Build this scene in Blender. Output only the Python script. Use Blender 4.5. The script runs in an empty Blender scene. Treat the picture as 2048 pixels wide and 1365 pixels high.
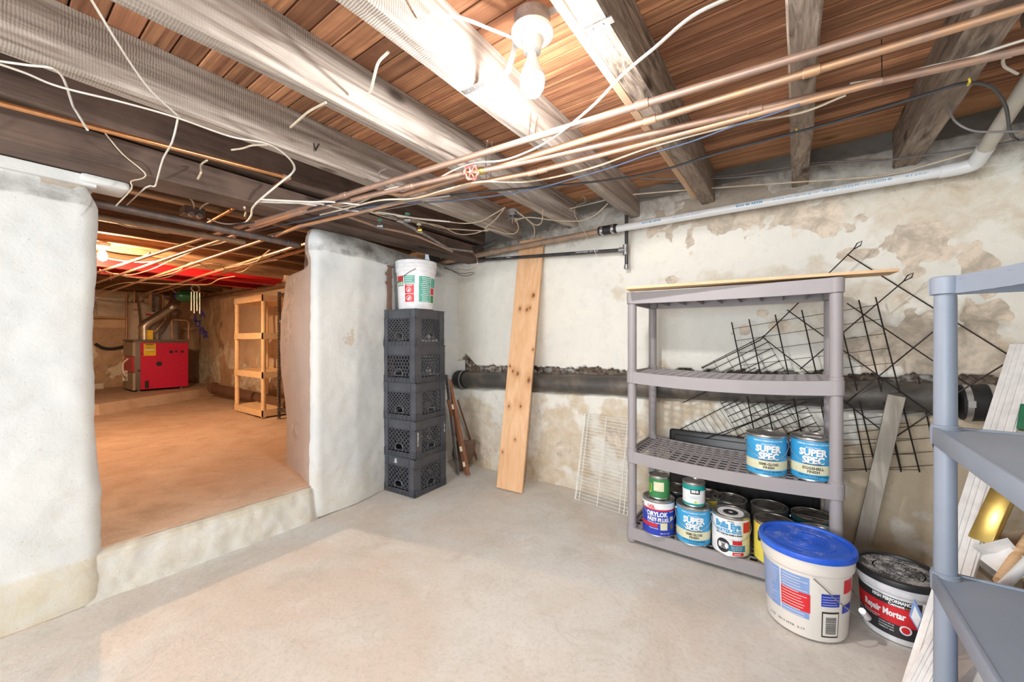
import bpy, bmesh, math, random
from mathutils import Vector, Matrix, noise as mn
random.seed(7)
S = bpy.context.scene
COL = S.collection
PI = math.pi

# ------------------------------------------------------------------ camera, light, exposure
F = 785.0                      # focal length in pixels of a 2048 wide frame
CAMH = 1.13
FW = Vector((-0.5844, 0.8114, 0)); RT = Vector((0.8114, 0.5844, 0)); UP = Vector((0, 0, 1))
cam = bpy.data.objects.new('camera', bpy.data.cameras.new('camera'))
COL.objects.link(cam); S.camera = cam
cam.data.sensor_width = 36; cam.data.lens = F / 2048 * 36
cam.data.clip_start = 0.02; cam.data.clip_end = 60
cam.location = (0, 0, CAMH)
cam.rotation_euler = (PI / 2, 0, math.atan2(0.5844, 0.8114))
cam.data.shift_y = 0.5 / 2048

S.view_settings.view_transform = 'Standard'
S.view_settings.look = 'None'
S.view_settings.gamma = 1
S.view_settings.use_curve_mapping = False
S.view_settings.exposure = 0.0
S.cycles.use_denoising = True
S.cycles.max_bounces = 10
S.cycles.diffuse_bounces = 6
S.cycles.sample_clamp_indirect = 6

w = bpy.data.worlds.new('world'); S.world = w; w.use_nodes = True
w.node_tree.nodes['Background'].inputs[0].default_value = (0.75, 0.85, 1, 1)
w.node_tree.nodes['Background'].inputs[1].default_value = 0.6

BULB_E = 1080.0      # emission of the near bulb
BULB2_E = 3000.0     # warm bulb of the far room
def area(name, loc, rot, sx, sy, e, c):
    l = bpy.data.lights.new(name, 'AREA'); l.shape = 'RECTANGLE'; l.size = sx; l.size_y = sy
    l.energy = e; l.color = c
    o = bpy.data.objects.new(name, l); COL.objects.link(o); o.location = loc; o.rotation_euler = rot
    return o
# unseen fill light added at the rear end of the room, behind the camera
area('fill_rear', (-0.8, -2.85, 1.15), (PI / 2 - 0.38, 0, 0), 2.6, 1.6, 155, (0.93, 0.97, 1.0))

# ------------------------------------------------------------------ rays of the photograph -> points on real planes
def at(px, py, X=None, Y=None, Z=None, D=None):
    d = FW + RT * ((px - 1024) / F) + UP * ((683 - py) / F)
    if Z is not None: t = (Z - CAMH) / d.z
    elif X is not None: t = X / d.x
    elif Y is not None: t = Y / d.y
    else: t = D
    return Vector((0, 0, CAMH)) + d * t

def ats(px, py, zr):
    """point on the slightly falling plane in which the pipes and cables hang (lower to the left)"""
    p = at(px, py, Z=zr)
    for _ in range(12): p = at(px, py, Z=max(1.838, zr + .05 * (p.x - .3)))
    return p

# ------------------------------------------------------------------ materials
MT = {}
def nodes(name):
    m = bpy.data.materials.new(name); m.use_nodes = True
    nt = m.node_tree; b = nt.nodes['Principled BSDF']
    MT[name] = m
    return m, nt, b
def N(nt, t, **kw):
    n = nt.nodes.new(t)
    for k, v in kw.items():
        if k.startswith('i_'):
            n.inputs[int(k[2:])].default_value = v
        else: setattr(n, k, v)
    return n
def c4(c): return (c[0], c[1], c[2], 1)
def mixc(nt, fac, a, b, mode='MIX'):
    n = nt.nodes.new('ShaderNodeMix'); n.data_type = 'RGBA'; n.blend_type = mode
    for s, v in ((n.inputs[0], fac), (n.inputs[6], a), (n.inputs[7], b)):
        if isinstance(v, (int, float)): s.default_value = v
        elif isinstance(v, tuple): s.default_value = c4(v)
        else: nt.links.new(v, s)
    return n.outputs[2]
def ramp(nt, src, a, b, lo=0.0, hi=1.0):
    n = nt.nodes.new('ShaderNodeMapRange'); n.inputs[1].default_value = a; n.inputs[2].default_value = b
    n.inputs[3].default_value = lo; n.inputs[4].default_value = hi
    nt.links.new(src, n.inputs[0]); return n.outputs[0]
def mth(nt, op, a, b=0.0):
    n = nt.nodes.new('ShaderNodeMath'); n.operation = op
    for s, v in ((n.inputs[0], a), (n.inputs[1], b)):
        if isinstance(v, (int, float)): s.default_value = v
        else: nt.links.new(v, s)
    return n.outputs[0]
def coords(nt, scale=(1, 1, 1), rnd=0.0, loc=(0, 0, 0)):
    tc = nt.nodes.new('ShaderNodeTexCoord'); mp = nt.nodes.new('ShaderNodeMapping')
    mp.inputs[3].default_value = scale; mp.inputs[1].default_value = loc
    v = tc.outputs[3]
    if rnd:
        oi = nt.nodes.new('ShaderNodeObjectInfo'); a = nt.nodes.new('ShaderNodeVectorMath'); a.operation = 'SCALE'
        a.inputs[0].default_value = (7.3, 5.1, 9.7)
        nt.links.new(oi.outputs['Random'], a.inputs[3])
        ad = nt.nodes.new('ShaderNodeVectorMath'); ad.operation = 'ADD'
        nt.links.new(v, ad.inputs[0]); nt.links.new(a.outputs[0], ad.inputs[1]); v = ad.outputs[0]
    nt.links.new(v, mp.inputs[0]); return mp.outputs[0]
def ns(nt, v, scale, detail=5, rough=0.6, dist=0.0):
    n = N(nt, 'ShaderNodeTexNoise'); n.inputs['Scale'].default_value = scale
    n.inputs['Detail'].default_value = detail; n.inputs['Roughness'].default_value = rough
    n.inputs['Distortion'].default_value = dist
    nt.links.new(v, n.inputs[0]); return n.outputs[0]
def bump(nt, b, h, strength=0.3, dist=0.01):
    n = N(nt, 'ShaderNodeBump'); n.inputs[0].default_value = strength; n.inputs[1].default_value = dist
    nt.links.new(h, n.inputs['Height']); nt.links.new(n.outputs[0], b.inputs['Normal'])
def M(name, c, rough=0.5, metal=0.0, c2=None, scale=20, lo=0.4, hi=0.65, stretch=(1, 1, 1), bmp=0.0, rnd=0.0, spec=None, trans=0, emit=None):
    if name in MT: return MT[name]
    m, nt, b = nodes(name)
    b.inputs['Roughness'].default_value = rough; b.inputs['Metallic'].default_value = metal
    b.inputs['Base Color'].default_value = c4(c)
    if spec is not None: b.inputs['Specular IOR Level'].default_value = spec
    if trans: b.inputs['Transmission Weight'].default_value = trans
    if emit:
        b.inputs['Emission Color'].default_value = c4(c); b.inputs['Emission Strength'].default_value = emit
        return m
    v = coords(nt, stretch, rnd=1.0 if rnd else 0.0)
    if c2 is None: c2 = tuple(x * 0.86 for x in c)
    f = ns(nt, v, scale)
    col = mixc(nt, ramp(nt, f, lo, hi), c, c2)
    if rnd:
        oi = nt.nodes.new('ShaderNodeObjectInfo')
        hs = nt.nodes.new('ShaderNodeHueSaturation')
        nt.links.new(ramp(nt, oi.outputs['Random'], 0, 1, 1 - rnd, 1 + rnd), hs.inputs['Value'])
        nt.links.new(col, hs.inputs['Color']); col = hs.outputs[0]
    nt.links.new(col, b.inputs['Base Color'])
    if bmp: bump(nt, b, f, bmp)
    return m

def wood(name, light, dark, axis, grain=30.0, along=1.6, rnd=0.15, patch=None, rough=0.8, bs=0.5, saw=False, knots=True):
    """grain stretched along the given axis, saw marks across it, knots"""
    m, nt, b = nodes(name)
    sc = [grain, grain, grain]; sc['xyz'.index(axis)] = along
    v = coords(nt, tuple(sc), rnd=1); v1 = coords(nt, (1, 1, 1), rnd=1)
    g = ns(nt, v, 1.0, 8, 0.65, 0.8)
    big = ns(nt, v1, 3.0, 4, 0.6, 0.5)
    col = mixc(nt, ramp(nt, g, 0.38, 0.66), light, dark)
    pc = patch or tuple(x * 0.7 for x in light)
    col = mixc(nt, ramp(nt, big, 0.42, 0.66, 0, 0.8), col, pc)
    h = g
    if knots:
        sk = [4.5, 4.5, 4.5]; sk['xyz'.index(axis)] = 2.2
        vo = N(nt, 'ShaderNodeTexVoronoi'); vo.inputs['Scale'].default_value = 1.0
        nt.links.new(coords(nt, tuple(sk), rnd=1), vo.inputs[0])
        col = mixc(nt, ramp(nt, vo.outputs[0], 0.05, 0.13, 0.85, 0), col, tuple(x * 0.5 for x in dark))
    if saw:
        ss = [1, 1, 1]; ss['xyz'.index(axis)] = 1
        wv = N(nt, 'ShaderNodeTexWave'); wv.bands_direction = axis.upper(); wv.inputs['Scale'].default_value = 42
        wv.inputs['Distortion'].default_value = 3.5; wv.inputs['Detail'].default_value = 3
        nt.links.new(v1, wv.inputs[0])
        k = mth(nt, 'MULTIPLY', wv.outputs[1], ramp(nt, big, 0.35, 0.6))
        col = mixc(nt, mth(nt, 'MULTIPLY', k, 0.28), col, tuple(x * 0.55 for x in light))
        h = mth(nt, 'ADD', g, mth(nt, 'MULTIPLY', k, -0.35))
    oi = nt.nodes.new('ShaderNodeObjectInfo'); hs = nt.nodes.new('ShaderNodeHueSaturation')
    nt.links.new(ramp(nt, oi.outputs['Random'], 0, 1, 1 - rnd, 1 + rnd), hs.inputs['Value'])
    nt.links.new(col, hs.inputs['Color'])
    nt.links.new(hs.outputs[0], b.inputs['Base Color'])
    b.inputs['Roughness'].default_value = rough
    b.inputs['Specular IOR Level'].default_value = 0.25
    bump(nt, b, h, bs, 0.006)
    return m

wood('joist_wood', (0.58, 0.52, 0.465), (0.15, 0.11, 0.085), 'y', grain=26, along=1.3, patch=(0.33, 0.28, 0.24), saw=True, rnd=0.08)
wood('joist_rough', (0.40, 0.33, 0.27), (0.085, 0.06, 0.045), 'y', grain=38, along=6, patch=(0.26, 0.20, 0.16), bs=0.9, rnd=0.06)
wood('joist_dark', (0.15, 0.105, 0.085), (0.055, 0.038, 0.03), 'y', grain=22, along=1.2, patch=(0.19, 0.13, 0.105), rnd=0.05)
wood('joist_far', (0.30, 0.18, 0.10), (0.09, 0.05, 0.03), 'y', grain=22, along=1.2, rnd=0.2, knots=False)
wood('deck_wood', (0.56, 0.28, 0.145), (0.15, 0.065, 0.038), 'x', grain=40, along=1.1, patch=(0.28, 0.12, 0.065), rnd=0.33, rough=0.65, knots=False)
wood('deck_pale', (0.56, 0.30, 0.16), (0.30, 0.14, 0.07), 'x', grain=25, along=1.0, rnd=0.1, knots=True)
wood('sister_wood', (0.72, 0.50, 0.33), (0.50, 0.31, 0.18), 'y', grain=26, along=1.4, rnd=0.06)
wood('pine_plank', (0.80, 0.52, 0.31), (0.66, 0.37, 0.19), 'z', grain=22, along=0.8, patch=(0.74, 0.45, 0.25), rnd=0.02, rough=0.45, bs=0.12, knots=False)
wood('pale_board', (0.82, 0.58, 0.36), (0.62, 0.38, 0.20), 'x', grain=40, along=1.2, rnd=0.02, bs=0.15)
wood('weathered_plank', (0.50, 0.46, 0.40), (0.33, 0.29, 0.24), 'z', grain=30, along=3, rnd=0.02, bs=0.3)
wood('tool_wood', (0.30, 0.13, 0.07), (0.13, 0.055, 0.035), 'z', grain=30, along=2, rnd=0.02, knots=False)

def plaster(name, base, cool, tan, rockc, low=None):
    """lime plaster: attributes peel / stain / grime / rock are painted per vertex as real wear"""
    m, nt, b = nodes(name)
    v = coords(nt)
    big = ns(nt, v, 2.2, 6, 0.6, 0.6); mid = ns(nt, v, 11, 8, 0.7, 0.4); fine = ns(nt, v, 75, 6, 0.7)
    A = {}
    for k in ('peel', 'stain', 'grime', 'rock'):
        a = N(nt, 'ShaderNodeAttribute'); a.attribute_name = k; A[k] = a.outputs['Fac']
    col = mixc(nt, ramp(nt, big, 0.4, 0.65), base, cool)
    col = mixc(nt, ramp(nt, mid, 0.52, 0.75, 0, 0.5), col, tuple(x * 0.80 for x in base))
    st = mth(nt, 'ADD', A['stain'], mth(nt, 'MULTIPLY', mth(nt, 'SUBTRACT', mid, 0.5), 1.3))
    col = mixc(nt, ramp(nt, st, 0.25, 0.95, 0, 0.85), col, tan)
    pe = mth(nt, 'ADD', A['peel'], mth(nt, 'MULTIPLY', mth(nt, 'SUBTRACT', mid, 0.5), 0.9))
    pem = ramp(nt, pe, 0.47, 0.53)
    pc = mixc(nt, ramp(nt, mid, 0.4, 0.6), tuple(x * 0.85 for x in rockc), tuple(min(1, x * 1.35) for x in rockc))
    col = mixc(nt, pem, col, pc)
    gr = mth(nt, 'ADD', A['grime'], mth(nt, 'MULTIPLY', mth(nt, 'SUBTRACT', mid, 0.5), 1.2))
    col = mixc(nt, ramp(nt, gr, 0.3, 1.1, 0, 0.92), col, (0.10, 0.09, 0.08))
    ro = mth(nt, 'ADD', A['rock'], mth(nt, 'MULTIPLY', mth(nt, 'SUBTRACT', mid, 0.5), 0.7))
    rc = mixc(nt, ramp(nt, ns(nt, v, 24, 5, 0.7, 1.0), 0.42, 0.6), (0.34, 0.26, 0.20), (0.11, 0.08, 0.065))
    rc = mixc(nt, ramp(nt, ns(nt, v, 13, 3, 0.6), 0.55, 0.60), rc, (0.55, 0.53, 0.50))
    col = mixc(nt, ramp(nt, ro, 0.45, 0.6), col, rc)
    sp = ramp(nt, ns(nt, v, 130, 2, 0.5), 0.70, 0.74, 0, 0.55)
    col = mixc(nt, sp, col, tuple(x * 0.35 for x in base))
    nt.links.new(col, b.inputs['Base Color']); b.inputs['Roughness'].default_value = 0.9
    b.inputs['Specular IOR Level'].default_value = 0.2
    h = mth(nt, 'ADD', mth(nt, 'MULTIPLY', mid, 1.0), mth(nt, 'MULTIPLY', fine, 0.45))
    h = mth(nt, 'SUBTRACT', h, mth(nt, 'MULTIPLY', pem, 0.35))
    bump(nt, b, h, 0.24, 0.02)
    return m
plaster('plaster_white', (0.72, 0.73, 0.71), (0.64, 0.67, 0.68), (0.62, 0.56, 0.42), (0.52, 0.45, 0.38))
plaster('plaster_back', (0.78, 0.76, 0.69), (0.72, 0.71, 0.66), (0.55, 0.44, 0.30), (0.55, 0.475, 0.39))
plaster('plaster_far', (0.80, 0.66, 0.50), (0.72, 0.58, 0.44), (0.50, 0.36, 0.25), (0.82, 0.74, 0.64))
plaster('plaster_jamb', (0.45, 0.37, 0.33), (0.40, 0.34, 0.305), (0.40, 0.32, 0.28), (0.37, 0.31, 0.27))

def concrete(name, base, warm, dark, bumps=0.25):
    m, nt, b = nodes(name)
    v = coords(nt)
    big = ns(nt, v, 1.1, 6, 0.62, 0.9); mid = ns(nt, v, 4.5, 9, 0.7, 0.5); fine = ns(nt, v, 60, 7, 0.75)
    col = mixc(nt, ramp(nt, big, 0.44, 0.60, 0, 0.85), base, warm)
    col = mixc(nt, ramp(nt, mid, 0.50, 0.72, 0, 0.75), col, dark)
    col = mixc(nt, ramp(nt, mid, 0.30, 0.42, 0.7, 0), col, tuple(min(1, x * 1.15) for x in base))
    col = mixc(nt, ramp(nt, fine, 0.5, 0.8, 0, 0.5), col, tuple(x * 0.6 for x in dark))
    w1 = ns(nt, v, 150, 2, 0.5)
    col = mixc(nt, ramp(nt, w1, 0.73, 0.75, 0, 0.8), col, (0.8, 0.79, 0.76))
    cr = N(nt, 'ShaderNodeTexVoronoi'); cr.feature = 'DISTANCE_TO_EDGE'; cr.inputs['Scale'].default_value = 0.8
    dv = nt.nodes.new('ShaderNodeVectorMath'); dv.operation = 'ADD'
    nn = N(nt, 'ShaderNodeTexNoise'); nn.inputs['Scale'].default_value = 3; nt.links.new(v, nn.inputs[0])
    sc = nt.nodes.new('ShaderNodeVectorMath'); sc.operation = 'SCALE'; sc.inputs[3].default_value = 0.5
    nt.links.new(nn.outputs[1], sc.inputs[0]); nt.links.new(v, dv.inputs[0]); nt.links.new(sc.outputs[0], dv.inputs[1])
    nt.links.new(dv.outputs[0], cr.inputs[0])
    col = mixc(nt, ramp(nt, cr.outputs[0], 0.001, 0.003, 0.12, 0), col, tuple(x * 0.5 for x in dark))
    nt.links.new(col, b.inputs['Base Color'])
    nt.links.new(ramp(nt, mid, 0.3, 0.7, 0.55, 0.85), b.inputs['Roughness'])
    b.inputs['Specular IOR Level'].default_value = 0.35
    bump(nt, b, mth(nt, 'ADD', mid, mth(nt, 'MULTIPLY', fine, 0.25)), bumps, 0.012)
concrete('floor_concrete', (0.69, 0.685, 0.65), (0.65, 0.58, 0.51), (0.54, 0.515, 0.46))
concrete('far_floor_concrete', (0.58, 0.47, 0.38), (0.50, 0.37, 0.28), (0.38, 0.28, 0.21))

M('copper_dull', (0.55, 0.36, 0.27), 0.42, 0.65, (0.42, 0.31, 0.26), 14, stretch=(1, 1, 1))
M('copper_bright', (0.80, 0.40, 0.18), 0.28, 0.85, (0.62, 0.30, 0.14), 12)
M('copper_orange', (0.70, 0.42, 0.24), 0.4, 0.6, (0.50, 0.36, 0.30), 12)
M('steel_dark', (0.14, 0.12, 0.12), 0.55, 0.5, (0.24, 0.18, 0.15), 18)
M('steel_grey', (0.33, 0.33, 0.34), 0.45, 0.7, (0.2, 0.19, 0.19), 25)
M('steel_bright', (0.62, 0.62, 0.63), 0.35, 0.85)
M('iron_pipe', (0.075, 0.07, 0.065), 0.45, 0.1, (0.17, 0.14, 0.11), 7, 0.45, 0.7, bmp=0.1)
M('black_pipe', (0.03, 0.033, 0.04), 0.35, 0.0, (0.07, 0.065, 0.06), 12)
M('pvc_white', (0.80, 0.82, 0.84), 0.3, 0.0, (0.74, 0.76, 0.77), 6)
M('pvc_dusty', (0.66, 0.64, 0.58), 0.5, 0.0, (0.52, 0.49, 0.42), 5)
M('pipe_brown', (0.42, 0.29, 0.20), 0.55, 0.2, (0.27, 0.21, 0.17), 9)
M('rubber', (0.02, 0.02, 0.022), 0.55)
M('romex_white', (0.76, 0.74, 0.69), 0.5, 0, (0.62, 0.57, 0.48), 9)
M('romex_cream', (0.66, 0.58, 0.45), 0.6, 0, (0.48, 0.38, 0.27), 9)
M('cable_black', (0.035, 0.037, 0.045), 0.4)
M('cable_blue', (0.07, 0.10, 0.17), 0.35)
M('cable_grey', (0.17, 0.16, 0.16), 0.5)
M('yellow_plastic', (0.80, 0.58, 0.04), 0.4)
M('red_paint', (0.62, 0.05, 0.05), 0.45, 0, (0.7, 0.35, 0.3), 60)
M('unit_grey', (0.33, 0.305, 0.315), 0.5, 0, (0.30, 0.28, 0.288), 3, spec=0.4)
M('unit_blue', (0.27, 0.315, 0.395), 0.42, 0, (0.245, 0.29, 0.365), 5, spec=0.5)
M('unit_cream', (0.85, 0.66, 0.42), 0.5)
M('crate_black', (0.062, 0.067, 0.080), 0.36, 0, (0.085, 0.09, 0.105), 9)
M('pail_white', (0.80, 0.81, 0.84), 0.35)
M('pail_cream', (0.74, 0.70, 0.65), 0.4, 0, (0.69, 0.66, 0.61), 5)
M('lid_blue', (0.018, 0.10, 0.62), 0.35, 0, (0.03, 0.14, 0.66), 12)
M('lid_black', (0.02, 0.021, 0.024), 0.4)
M('can_steel', (0.55, 0.55, 0.54), 0.28, 0.9, (0.42, 0.41, 0.39), 22)
M('can_lid_old', (0.28, 0.26, 0.23), 0.38, 0.8, (0.16, 0.145, 0.125), 26)
M('paper_white', (0.80, 0.80, 0.80), 0.5)
M('print_white', (0.85, 0.86, 0.88), 0.5)
M('print_black', (0.015, 0.015, 0.018), 0.5)
M('label_blue', (0.045, 0.36, 0.68), 0.35)
M('label_cream', (0.74, 0.72, 0.50), 0.4)
M('label_navy', (0.02, 0.05, 0.45), 0.35)
M('label_red', (0.66, 0.02, 0.03), 0.4)
M('label_green', (0.045, 0.24, 0.08), 0.4)
M('label_lime', (0.55, 0.75, 0.04), 0.4)
M('label_teal', (0.0, 0.33, 0.31), 0.4)
M('label_yellow', (0.80, 0.68, 0.10), 0.4)
M('label_blackish', (0.03, 0.03, 0.034), 0.4)
M('label_pale_blue', (0.22, 0.35, 0.66), 0.45)
M('print_green', (0.10, 0.42, 0.33), 0.5)
M('label_cyan_dark', (0.03, 0.20, 0.30), 0.4)
M('text_gold', (0.75, 0.50, 0.10), 0.4)
M('text_blue', (0.05, 0.33, 0.62), 0.5)
M('black_wire', (0.028, 0.024, 0.022), 0.5, 0.3)
M('white_wire', (0.80, 0.79, 0.75), 0.4)
M('boiler_red', (0.62, 0.006, 0.07), 0.35)
M('boiler_grey', (0.16, 0.14, 0.13), 0.5)
M('boiler_panel', (0.38, 0.34, 0.28), 0.5)
M('sticker_yellow', (0.85, 0.62, 0.02), 0.5)
M('heater_white', (0.72, 0.68, 0.62), 0.4)
M('tank_grey', (0.42, 0.40, 0.41), 0.5)
M('tank_green', (0.04, 0.22, 0.13), 0.3)
M('flue_metal', (0.46, 0.43, 0.40), 0.35, 0.8, (0.36, 0.33, 0.30), 20)
M('brass', (0.62, 0.46, 0.14), 0.32, 0.9)
M('cardboard', (0.52, 0.40, 0.28), 0.85)
M('trim_white', (0.84, 0.83, 0.82), 0.4)
M('porcelain', (0.85, 0.85, 0.84), 0.25)
M('ibeam_red', (0.55, 0.012, 0.02), 0.4)
M('drain_clay', (0.17, 0.10, 0.07), 0.6)
M('chime_blue', (0.03, 0.03, 0.20), 0.4)
M('bulb_near', (1.0, 0.975, 0.95), emit=BULB_E)
M('bulb_far', (1.0, 0.61, 0.33), emit=BULB2_E)
M('plastic_black', (0.02, 0.02, 0.022), 0.35)
M('green_glass', (0.02, 0.16, 0.08), 0.2)
def dusty(name, base, dust, thr):
    m, nt, b = nodes(name); v = coords(nt)
    f = ns(nt, v, 260, 3, 0.7); g = ns(nt, v, 14, 4, 0.6)
    k = mth(nt, 'ADD', f, mth(nt, 'MULTIPLY', mth(nt, 'SUBTRACT', g, 0.5), 0.9))
    nt.links.new(mixc(nt, ramp(nt, k, thr, thr + 0.12, 0, 0.9), base, dust), b.inputs['Base Color'])
    b.inputs['Roughness'].default_value = 0.5
dusty('lid_blue_dusty', (0.018, 0.11, 0.64), (0.42, 0.45, 0.62), 0.58)
dusty('lid_black_dusty', (0.035, 0.036, 0.04), (0.62, 0.61, 0.60), 0.50)
dusty('porcelain_dusty', (0.55, 0.54, 0.5), (0.2, 0.17, 0.14), 0.55)

# ------------------------------------------------------------------ mesh builder
class MB:
    def __init__(s): s.v = []; s.f = []
    def add(s, vs, fs):
        o = len(s.v); s.v += [Vector(p) for p in vs]; s.f += [tuple(i + o for i in f) for f in fs]; return s
    def box(s, a, b, bev=0.0, M4=None):
        x0, y0, z0 = a; x1, y1, z1 = b
        if x0 > x1: x0, x1 = x1, x0
        if y0 > y1: y0, y1 = y1, y0
        if z0 > z1: z0, z1 = z1, z0
        if bev <= 0:
            vs = [(x0, y0, z0), (x1, y0, z0), (x1, y1, z0), (x0, y1, z0), (x0, y0, z1), (x1, y0, z1), (x1, y1, z1), (x0, y1, z1)]
            fs = [(0, 3, 2, 1), (4, 5, 6, 7), (0, 1, 5, 4), (1, 2, 6, 5), (2, 3, 7, 6), (3, 0, 4, 7)]
        else:
            bm = bmesh.new(); bmesh.ops.create_cube(bm, size=1)
            for q in bm.verts: q.co = Vector(((x0 + x1) / 2 + q.co.x * (x1 - x0), (y0 + y1) / 2 + q.co.y * (y1 - y0), (z0 + z1) / 2 + q.co.z * (z1 - z0)))
            bmesh.ops.bevel(bm, geom=bm.edges[:], offset=bev, segments=2, affect='EDGES', profile=0.5)
            bm.verts.index_update()
            vs = [q.co.copy() for q in bm.verts]; fs = [tuple(q.index for q in f.verts) for f in bm.faces]; bm.free()
        if M4 is not None: vs = [M4 @ Vector(p) for p in vs]
        return s.add(vs, fs)
    def bar(s, a, b, wx, wz, up=(0, 0, 1), bev=0.0):
        """rectangular bar from a to b, wx wide (sideways), wz thick (towards up)"""
        a = Vector(a); b = Vector(b); d = (b - a); L = d.length; d.normalize(); up = Vector(up)
        sx = d.cross(up)
        if sx.length < 1e-5: sx = d.cross(Vector((1, 0, 0)))
        sx.normalize(); u = sx.cross(d).normalized()
        m = Matrix(((sx.x, d.x, u.x, a.x), (sx.y, d.y, u.y, a.y), (sx.z, d.z, u.z, a.z), (0, 0, 0, 1)))
        return s.box((-wx / 2, 0, -wz / 2), (wx / 2, L, wz / 2), bev, m)
    def tube(s, pts, r, n=8, caps=True, closed=False, flat=1.0):
        pts = [Vector(p) for p in pts]; k = len(pts)
        rr = r if isinstance(r, (list, tuple)) else [r] * k
        vs = []; fs = []; ref = None
        for i, p in enumerate(pts):
            if closed: t = pts[(i + 1) % k] - pts[i - 1]
            else: t = pts[min(i + 1, k - 1)] - pts[max(i - 1, 0)]
            if t.length < 1e-9: t = Vector((0, 0, 1))
            t.normalize()
            if ref is None:
                ref = t.cross(Vector((0, 0, 1)))
                if ref.length < 1e-3: ref = t.cross(Vector((1, 0, 0)))
            ref = (ref - t * ref.dot(t))
            if ref.length < 1e-6: ref = t.orthogonal()
            ref.normalize(); bi = t.cross(ref)
            for j in range(n):
                a = 2 * PI * j / n
                vs.append(p + ref * math.cos(a) * rr[i] + bi * math.sin(a) * rr[i] * flat)
        for i in range(k if closed else k - 1):
            i2 = (i + 1) % k
            for j in range(n):
                j2 = (j + 1) % n
                fs.append((i * n + j, i * n + j2, i2 * n + j2, i2 * n + j))
        if caps and not closed:
            fs.append(tuple(range(n))[::-1]); fs.append(tuple((k - 1) * n + j for j in range(n)))
        return s.add(vs, fs)
    def cyl(s, a, b, r, n=16, r2=None): return s.tube([a, b], [r, r if r2 is None else r2], n)
    def lathe(s, prof, n=32, c=(0, 0, 0), M4=None, closed=False):
        vs = []; fs = []; k = len(prof)
        for (r, z) in prof:
            for j in range(n):
                a = 2 * PI * j / n; vs.append(Vector((r * math.cos(a), r * math.sin(a), z)))
        for i in range(k - 1 if not closed else k):
            i2 = (i + 1) % k
            for j in range(n):
                j2 = (j + 1) % n; fs.append((i * n + j, i * n + j2, i2 * n + j2, i2 * n + j))
        if M4 is None: M4 = Matrix.Translation(c)
        return s.add([M4 @ p for p in vs], fs)
    def patch(s, r, a0, a1, z0, z1, c=(0, 0, 0), n=None, top=None, r2=None):
        """curved strip on a cylinder (r2: radius at the top of a tapering pail)"""
        n = n or max(2, int(abs(a1 - a0) / 0.12)); vs = []
        r2 = r if r2 is None else r2
        for i in range(n + 1):
            a = a0 + (a1 - a0) * i / n
            vs.append(Vector(c) + Vector((r * math.cos(a), r * math.sin(a), z0)))
            vs.append(Vector(c) + Vector((r2 * math.cos(a), r2 * math.sin(a), z1)))
        return s.add(vs, [(2 * i, 2 * i + 2, 2 * i + 3, 2 * i + 1) for i in range(n)])
    def poly(s, pts): return s.add(pts, [tuple(range(len(pts)))])
    def text(s, body, h, fn, w=None, bold=0.0, align='CENTER', cell=0.006, shear=0):
        """lettering of cap height h, squeezed to width w, carried by fn(u,v) onto its surface"""
        cu = bpy.data.curves.new('t', 'FONT'); cu.body = body; cu.size = 1; cu.offset = bold; cu.resolution_u = 2
        cu.shear = shear
        o = bpy.data.objects.new('t', cu); COL.objects.link(o)
        dg = bpy.context.evaluated_depsgraph_get(); me = bpy.data.meshes.new_from_object(o.evaluated_get(dg))
        bpy.data.objects.remove(o); bpy.data.curves.remove(cu)
        if not me.vertices: return s
        xs = [q.co.x for q in me.vertices]; x0, x1 = min(xs), max(xs)
        k = h / 0.70; kx = k if w is None else w / max(1e-6, x1 - x0)
        off = {'CENTER': (x0 + x1) / 2, 'LEFT': x0, 'RIGHT': x1}[align]
        bm = bmesh.new(); bm.from_mesh(me); bpy.data.meshes.remove(me)
        for q in bm.verts: q.co = Vector(((q.co.x - off) * kx, q.co.y * k, 0))
        if cell:
            us = [q.co.x for q in bm.verts]; u = min(us) + cell
            while u < max(us):
                bmesh.ops.bisect_plane(bm, geom=bm.verts[:] + bm.edges[:] + bm.faces[:], plane_co=(u, 0, 0), plane_no=(1, 0, 0)); u += cell
        bm.verts.index_update()
        s.add([fn(q.co.x, q.co.y) for q in bm.verts], [tuple(q.index for q in f.verts) for f in bm.faces])
        bm.free(); return s
    def build(s, name, m, parent=None, smooth=False, origin=None, auto=True, kind=None):
        me = bpy.data.meshes.new(name)
        if parent is not None: og = Vector((0, 0, 0))
        elif origin is not None: og = Vector(origin)
        else:
            if s.v:
                og = Vector((sum(p.x for p in s.v) / len(s.v), sum(p.y for p in s.v) / len(s.v), min(p.z for p in s.v)))
            else: og = Vector((0, 0, 0))
        me.from_pydata([tuple(p - og) for p in s.v], [], s.f); me.update()
        me.materials.append(MT[m] if isinstance(m, str) else m)
        bm = bmesh.new(); bm.from_mesh(me)
        bmesh.ops.recalc_face_normals(bm, faces=bm.faces)
        if smooth:
            for f in bm.faces: f.smooth = True
            for e in bm.edges:
                if len(e.link_faces) == 2 and e.calc_face_angle(0) > 0.6: e.smooth = False
        bm.to_mesh(me); bm.free()
        o = bpy.data.objects.new(name, me); COL.objects.link(o); o.location = og
        if parent is not None: o.parent = parent
        if kind: o['kind'] = kind
        return o

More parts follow.
